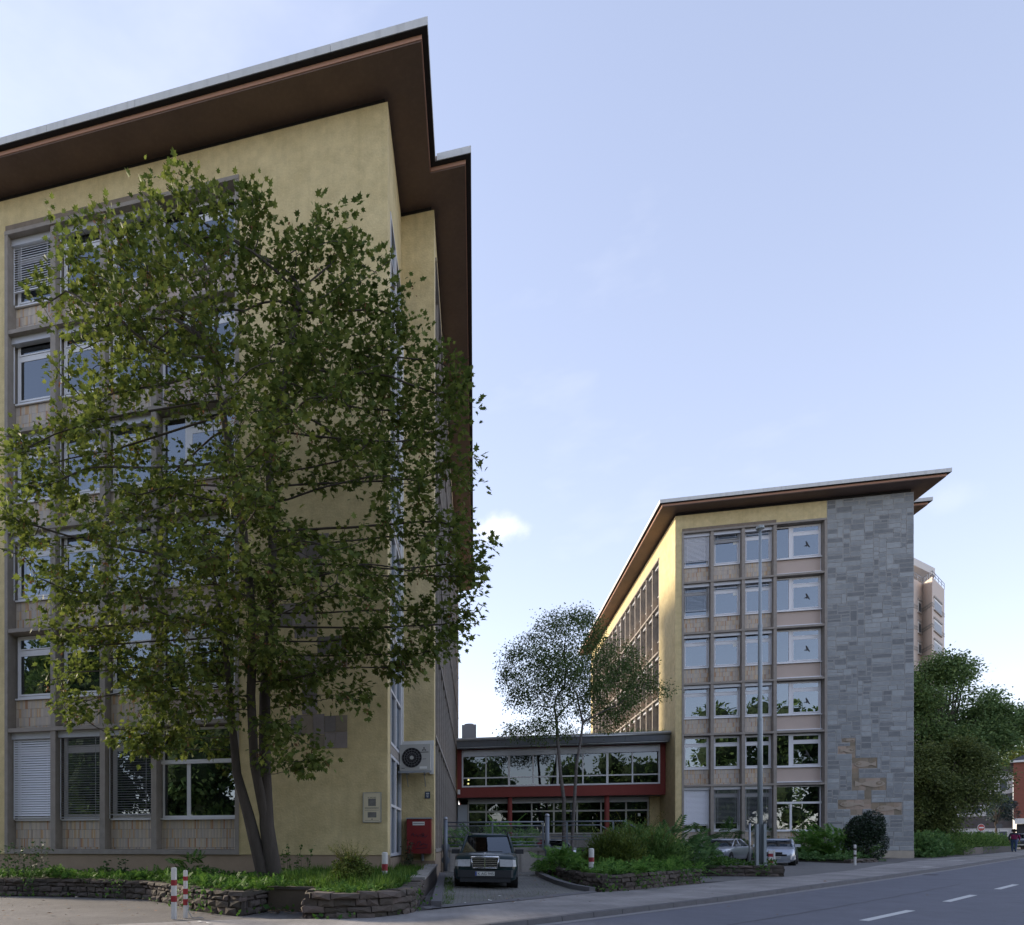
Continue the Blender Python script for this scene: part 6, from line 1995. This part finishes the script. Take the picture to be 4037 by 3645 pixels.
car('parked_car', 'dark blue car at the far end of the street behind the walking person', (p[0] - 1.5, p[1] - 1.2, gz(50, 74) - .02), hdg(-.75, -.66), mat('paint_blue', (.015, .025, .06), .3, coat=1.0), 4.3, 1.72, 1.45, .92, .92, (-1.1, -1.8, -3.3, -4.0), .30, 'parked cars')

# ------------------------------------------------------------------ the walking person
def person():
    base = at(3998, 3360, 50.3); base[2] = gz(base[0], base[1]) + .03
    t_ = thing('person', tuple(base), 'person in magenta and navy jacket and blue jeans walking away on the pavement', 'person', rot=math.atan2(-.655, .756) + 0.0)
    J = {'pelvis': (0, 0, .92), 'belly': (0, .02, 1.08), 'chest': (0, .03, 1.28), 'neck': (0, .02, 1.45), 'head': (0, .04, 1.54), 'crown': (0, .035, 1.68),
         'hl': (-.10, 0, .88), 'kl': (-.11, .10, .48), 'al': (-.10, .02, .09), 'tl': (-.11, .17, .045),
         'hr': (.10, 0, .88), 'kr': (.10, -.03, .48), 'ar': (.09, -.16, .12), 'tr': (.10, -.02, .045),
         'sl': (-.19, .02, 1.38), 'el': (-.27, -.04, 1.12), 'wl': (-.25, .06, .90), 'fl': (-.245, .10, .80),
         'sr': (.19, .02, 1.38), 'er': (.30, -.05, 1.13), 'wr': (.27, .12, .95), 'fr': (.25, .19, .88)}
    Rr = {'pelvis': .165, 'belly': .175, 'chest': .17, 'neck': .062, 'head': .095, 'crown': .085, 'hl': .115, 'kl': .078, 'al': .05, 'tl': .04, 'hr': .115, 'kr': .078, 'ar': .05, 'tr': .04,
          'sl': .085, 'el': .062, 'wl': .042, 'fl': .03, 'sr': .085, 'er': .062, 'wr': .042, 'fr': .03}
    E_ = [('pelvis', 'belly'), ('belly', 'chest'), ('chest', 'neck'), ('neck', 'head'), ('head', 'crown'), ('pelvis', 'hl'), ('hl', 'kl'), ('kl', 'al'), ('al', 'tl'), ('pelvis', 'hr'), ('hr', 'kr'), ('kr', 'ar'), ('ar', 'tr'),
          ('chest', 'sl'), ('sl', 'el'), ('el', 'wl'), ('wl', 'fl'), ('chest', 'sr'), ('sr', 'er'), ('er', 'wr'), ('wr', 'fr')]
    ks = list(J)
    me = bpy.data.meshes.new('body')
    me.from_pydata([J[k] for k in ks], [(ks.index(a), ks.index(b)) for a, b in E_], [])
    o = bpy.data.objects.new('body_tmp', me); COL.objects.link(o)
    md = o.modifiers.new('skin', 'SKIN')
    for i, k in enumerate(ks):
        me.skin_vertices[0].data[i].radius = (Rr[k], Rr[k] * (.8 if k in ('chest', 'belly', 'pelvis') else 1))
        me.skin_vertices[0].data[i].use_root = (k == 'pelvis')
    s2 = o.modifiers.new('sub', 'SUBSURF'); s2.levels = 2; s2.render_levels = 2
    bpy.context.view_layer.update()
    m2 = bpy.data.meshes.new_from_object(o.evaluated_get(bpy.context.evaluated_depsgraph_get()))
    bpy.data.objects.remove(o)
    mats = [mat('skin', (.42, .26, .19), .6), mat('jacket_magenta', (.20, .012, .075), .8, noise=.15), mat('jacket_navy', (.02, .025, .05), .8), mat('jeans', (.05, .085, .17), .85, noise=.2), mat('shoe', (.03, .03, .04), .6)]
    m2.materials.clear()
    for m_ in mats: m2.materials.append(m_)
    for f in m2.polygons:
        c = f.center
        i = 1
        if c.z < .08: i = 4
        elif c.z < .93 and abs(c.x) < .225: i = 3
        elif c.z > 1.47: i = 0
        elif abs(c.x) > .2 and c.z < .90: i = 0
        elif c.z > 1.33 or (c.z < 1.0 and abs(c.x) < .23) or (c.x < -.17 and c.z > .95): i = 2
        f.material_index = i
        f.use_smooth = True
    inst('body', m2, t_)
    # hair
    rg = np.random.default_rng(3)
    d = rdir(900, rg); d = d[(d[:, 2] > -.25)]
    d = d[~((d[:, 1] > .55) & (d[:, 2] < .45))]
    P = np.array([0, .03, 1.61]) + d * np.array([.105, .115, .12])
    V, F = scatter(P, unit(d + rg.normal(size=d.shape) * .8 + np.array([0, 0, -.5])), d, np.full(len(P), .06), T_OVAL)
    inst('hair', mesh_np('hair', V, F, mat('hair_dark', (.03, .022, .018), .7)), t_)
    hd_ = MB()
    for sg in (-1, 1):
        base_ = Vector(J['fl'] if sg < 0 else J['fr'])
        for k in range(5):
            f = Vector((sg * (.02 - .01 * k), .025 - .012 * k, 0)) if k < 4 else Vector((-sg * .03, .02, .03))
            hd_.tube([tuple(base_ + f * .6), tuple(base_ + f + Vector((0, .01, -.05 if k < 4 else -.02))), tuple(base_ + f + Vector((0, .02, -.085 if k < 4 else -.04)))], [.010, .009, .007], 5)
    hd_.build('fingers', mats[0], t_, smooth=True)
person()

# ------------------------------------------------------------------ far buildings and signs
M_TOW = mat('tower_render', (.66, .57, .50), .9, noise=.06)
M_TOWL = mat('tower_render_pale', (.72, .68, .64), .9, noise=.06)
M_BAND = mat('tower_band', (.42, .385, .35), .9)
TW = thing('apartment_tower', (61.4, 108, 0), 'beige apartment tower with stacked windows behind the slate wall', 'apartment building')
# faces follow the outline seen from the street: a bay between two folds
C0 = [Vector((p[0] - 61.4, p[1] - 108)) for p in (at(3560, 2300, 87), at(3637, 2300, 91), at(3675, 2300, 88.5), at(3723, 2300, 93), at(3723, 2300, 106), at(3560, 2300, 106))]
MB().prism([tuple(p) for p in C0], 0, 37.3).build('wall', M_TOW, TW)
def on_face(p, q, s0, s1, z0, z1, out_, m, nm, par):
    d = (q - p).normalized(); nn = Vector((d.y, -d.x))
    a = p + d * s0; b_ = p + d * s1
    c = [a + nn * out_, b_ + nn * out_, b_ - nn * .02, a - nn * .02]
    return MB().prism([tuple(v_) for v_ in c], z0, z1).build(nm, m, par)
for k in range(12):
    z = 35.2 - 2.83 * k
    if z < 12: break
    for i in range(3):
        p, q = C0[i], C0[i + 1]
        ln = (q - p).length
        on_face(p, q, 0, ln, z - 4.1 + 2.83 - .55, z - 4.1 + 2.83 - .33, .03, M_BAND, 'band', TW)
        on_face(p, q, 0, ln, z - 4.1 + 2.83 - .22, z - 4.1 + 2.83 - .0, .03, M_BAND, 'band', TW)
    for i, (s0, s1) in ((0, (.82, .95)), (2, (.12, .72))):
        p, q = C0[i], C0[i + 1]; ln = (q - p).length
        if i == 0: s0, s1 = 1 - 1.9 / ln, 1 - .75 / ln
        o = on_face(p, q, s0 * ln, s1 * ln, z - 2.1, z - .55, .07, M_WHITE, 'window', TW)
        on_face(p, q, s0 * ln + .12, s1 * ln - .12, z - 1.98, z - .85, .085, mat('far_glass', (.09, .105, .12), .35), 'pane', o)
        on_face(p, q, s0 * ln - .1, s1 * ln + .1, z - .54, z - .30, .16, M_BAND, 'blind_box', o)
        on_face(p, q, s0 * ln - .12, s1 * ln + .12, z - 2.25, z - 2.12, .16, M_BAND, 'sill', o)
ph = [Vector((p[0] - 61.4, p[1] - 108)) for p in (at(3540, 2300, 92), at(3625, 2300, 96), at(3625, 2300, 104), at(3540, 2300, 104))]
MB().prism([tuple(p) for p in ph], 37.3, 40.2).build('penthouse', M_TOWL, TW)
pr = [Vector((p[0] - 61.4, p[1] - 108)) for p in (at(3500, 2300, 86), at(3686, 2300, 93.5), at(3640, 2300, 106), at(3500, 2300, 106))]
MB().prism([tuple(p) for p in pr], 39.5, 40.5).build('penthouse_roof', M_TOWL, TW)
tr_ = MB()
for i in range(3):
    p, q = C0[i], C0[i + 1]
    tr_.tube([(p.x, p.y, 38.1), (q.x, q.y, 38.1)], .035, 5); tr_.tube([(p.x, p.y, 37.7), (q.x, q.y, 37.7)], .03, 5)
    for j in range(5):
        v_ = p + (q - p) * j / 4
        tr_.tube([(v_.x, v_.y, 37.3), (v_.x, v_.y, 38.1)], .03, 5)
tr_.build('terrace_railing', M_STEEL, TW)

bq = at(3995, 3340, 85)
BK = thing('brick_house', (bq[0], bq[1], .9), 'red brick house with dark roof at the right edge', 'house')
_f = Vector(tuple(bq[:2])).normalized()          # the house front faces the bend of the street
_r = Vector((_f.y, -_f.x))
def vbox(par, name, a, b_, d0, d1, z0, z1, m):
    """box aligned with the house front: a..b metres along it, d0..d1 metres deep"""
    c = [_r * a + _f * d0, _r * b_ + _f * d0, _r * b_ + _f * d1, _r * a + _f * d1]
    return MB().prism([tuple(v_) for v_ in c], z0, z1).build(name, m, par)
M_BRK = mat('brick_wall_red', (.26, .095, .065), .9, noise=.25, nscale=3, bump=.3, bscale=20, stretch=(1, 1, 4))
vbox(BK, 'wall', 0, 8, 0, 10, 3.8, 11.0, M_BRK)
vbox(BK, 'roof', -.3, 8.4, -.4, 10.4, 11.001, 11.25, M_WHITE)
f_ = _f; r__ = _r
q = [r__ * -.3 + f_ * -.4, r__ * 8.4 + f_ * -.4, r__ * 8.4 + f_ * 10.4, r__ * -.3 + f_ * 10.4]
top = [r__ * 3.5 + f_ * 4.5, r__ * 6 + f_ * 4.5, r__ * 6 + f_ * 5.5, r__ * 3.5 + f_ * 5.5]
MB().hexa([(v_.x, v_.y, 11.26) for v_ in q] + [(v_.x, v_.y, 13.6) for v_ in top]).build('tiled_roof', mat('roof_tile_dark', (.06, .06, .065), .8, noise=.4, nscale=3), BK)
vbox(BK, 'canopy', .1, 8, -.5, 0, 3.1, 3.79, M_WHITE)
vbox(BK, 'shop_wall', .3, 8, .2, 9.8, -.5, 3.09, M_TRIM)
w1 = vbox(BK, 'shop_window', 2.6, 4.6, .05, .3, .5, 2.7, M_WHITE)
vbox(BK, 'pane', 2.85, 4.35, .02, .06, .7, 2.5, mat('far_glass', (.09, .105, .12), .35))
wq = Vector(tuple(bq[:2])) - _r * 6.6 + _f * .6
WH = thing('white_house', (wq.x, wq.y, .6), 'white rendered house with grey slate bands beside the brick house', 'house')
M_WR = mat('white_render', (.66, .64, .62), .9, noise=.08)
M_GB = mat('grey_slate_band', (.12, .105, .10), .8, noise=.3, nscale=2)
vbox(WH, 'wall', 0, 6.55, 0, 8, -.5, 10.1, M_WR)
vbox(WH, 'roof', -.3, 6.55, -.3, 8.3, 10.101, 10.9, M_GB)
for (z0, z1) in ((2.9, 4.5), (6.0, 7.4)):
    vbox(WH, 'slate_band', -.02, 6.55, -.05, 0, z0, z1, M_GB)
for (z0, z1) in ((.75, 2.6), (4.75, 5.85), (7.7, 9.4)):
    for k in range(5):
        a = .35 + k * 1.22
        o = vbox(WH, 'window', a, a + .92, -.08, .0, z0, z1, M_WHITE)
        vbox(o, 'pane', a + .12, a + .80, -.1, -.081, z0 + .15, z1 - .15, mat('far_glass', (.09, .105, .12), .35))
# no-entry sign and the back of another sign
sp = at(3868, 3262, 60)
sg_ = thing('no_entry_sign', (sp[0], sp[1], gz(sp[0], sp[1])), 'round red no-entry sign with white bar beyond the hedge', 'road sign', rot=YAW)
zc = sp[2] - gz(sp[0], sp[1])
MB().tube([(0, .03, 0), (0, .03, zc + .3)], .03, 8).build('pole', M_STEEL, sg_)
MB().tube([(0, -.01, zc), (0, .01, zc)], .33, 24).build('rim', M_WHITE, sg_)
MB().tube([(0, -.018, zc), (0, -.011, zc)], .30, 24).build('disc', mat('sign_red', (.42, .03, .025), .4), sg_)
MB().box(-.22, .22, -.024, -.0185, zc - .055, zc + .055).build('bar', M_WHITE, sg_)
sp = at(3940, 3257, 58)
sg2 = thing('parking_sign', (sp[0], sp[1], gz(sp[0], sp[1])), 'small dark square sign on a pole beside the young pine', 'road sign', rot=YAW)
zc = sp[2] - gz(sp[0], sp[1])
MB().tube([(0, .03, 0), (0, .03, zc + .2)], .03, 8).build('pole', M_STEEL, sg2)
MB().box(-.3, .25, -.012, .0, zc - .16, zc + .2).build('panel', mat('sign_back', (.03, .035, .045), .5), sg2)
# low concrete wall under the hedge
for k, (pa, pb_) in enumerate([((3800, 3368), (3875, 3362)), ((3876, 3362), (3985, 3353))]):
    a = at(*pa, 46.5 if k == 0 else 48.8); b_ = at(*pb_, 48.6 if k == 0 else 52.5)
    hwl = thing('concrete_edging', (a[0], a[1], gz(a[0], a[1]) - .1), ['nearer half', 'farther half'][k] + ' of the low dark concrete edging under the hedge', 'wall')
    d = Vector((b_[0] - a[0], b_[1] - a[1])); n_ = Vector((-d.y, d.x)).normalized() * .25
    MB().prism([(0, 0), tuple(d), tuple(d + n_), tuple(n_)], 0, .62).build('edging_block', mat('edging_concrete', (.17, .145, .13), .9, noise=.35, nscale=2) if k == 0 else mat('dark_concrete', (.10, .092, .088), .9, noise=.3), hwl)
# banner behind the ground floor panes of the far block
u0 = BRU + .40 + PIL[3][1]
bn = thing('banner', (u0 + 1.80, BRV + 1.1, Z_SILL + 1.05), 'green banner with white letters behind the ground floor panes', 'banner')
MB().box(-.85, .95, 0, .02, .0, 1.42).build('cloth', mat('banner_green', (.025, .16, .03), .7, noise=.1), bn)
text('lettering', 'MUS', .62, bn, (.35, -.004, .62), (R(90), 0, 0), M_PAPER)
text('lettering', 'Musael', .36, bn, (.35, -.004, .18), (R(90), 0, 0), mat('banner_print', (.2, .35, .25), .7))

# two lit lamps behind the upper panes of the wing
def glow(name, col, e_):
    m = bpy.data.materials.new(name); m.use_nodes = True
    b_ = m.node_tree.nodes['Principled BSDF']
    b_.inputs['Base Color'].default_value = (*col, 1); b_.inputs['Emission Color'].default_value = (*col, 1); b_.inputs['Emission Strength'].default_value = e_
    return m
for k, (px, py) in enumerate(((1847, 3074), (1846, 3089))):
    q = at(px, py, 51.2)
    il = thing('hanging_lamp', tuple(q), ['upper', 'lower'][k] + ' small glowing lamp behind the first pane of the red wing', 'lamp')
    MB().tube([(0, 0, -.07), (0, 0, -.03), (0, 0, .04), (0, 0, .07)], [.02, .07, .07, .02], 10).build('bulb', glow('lamp_glow', (1.0, .72, .35), 9.0), il, smooth=True)
    MB().tube([(0, 0, .07), (0, 0, .3)], .008, 5).build('cord', M_TRIM, il)
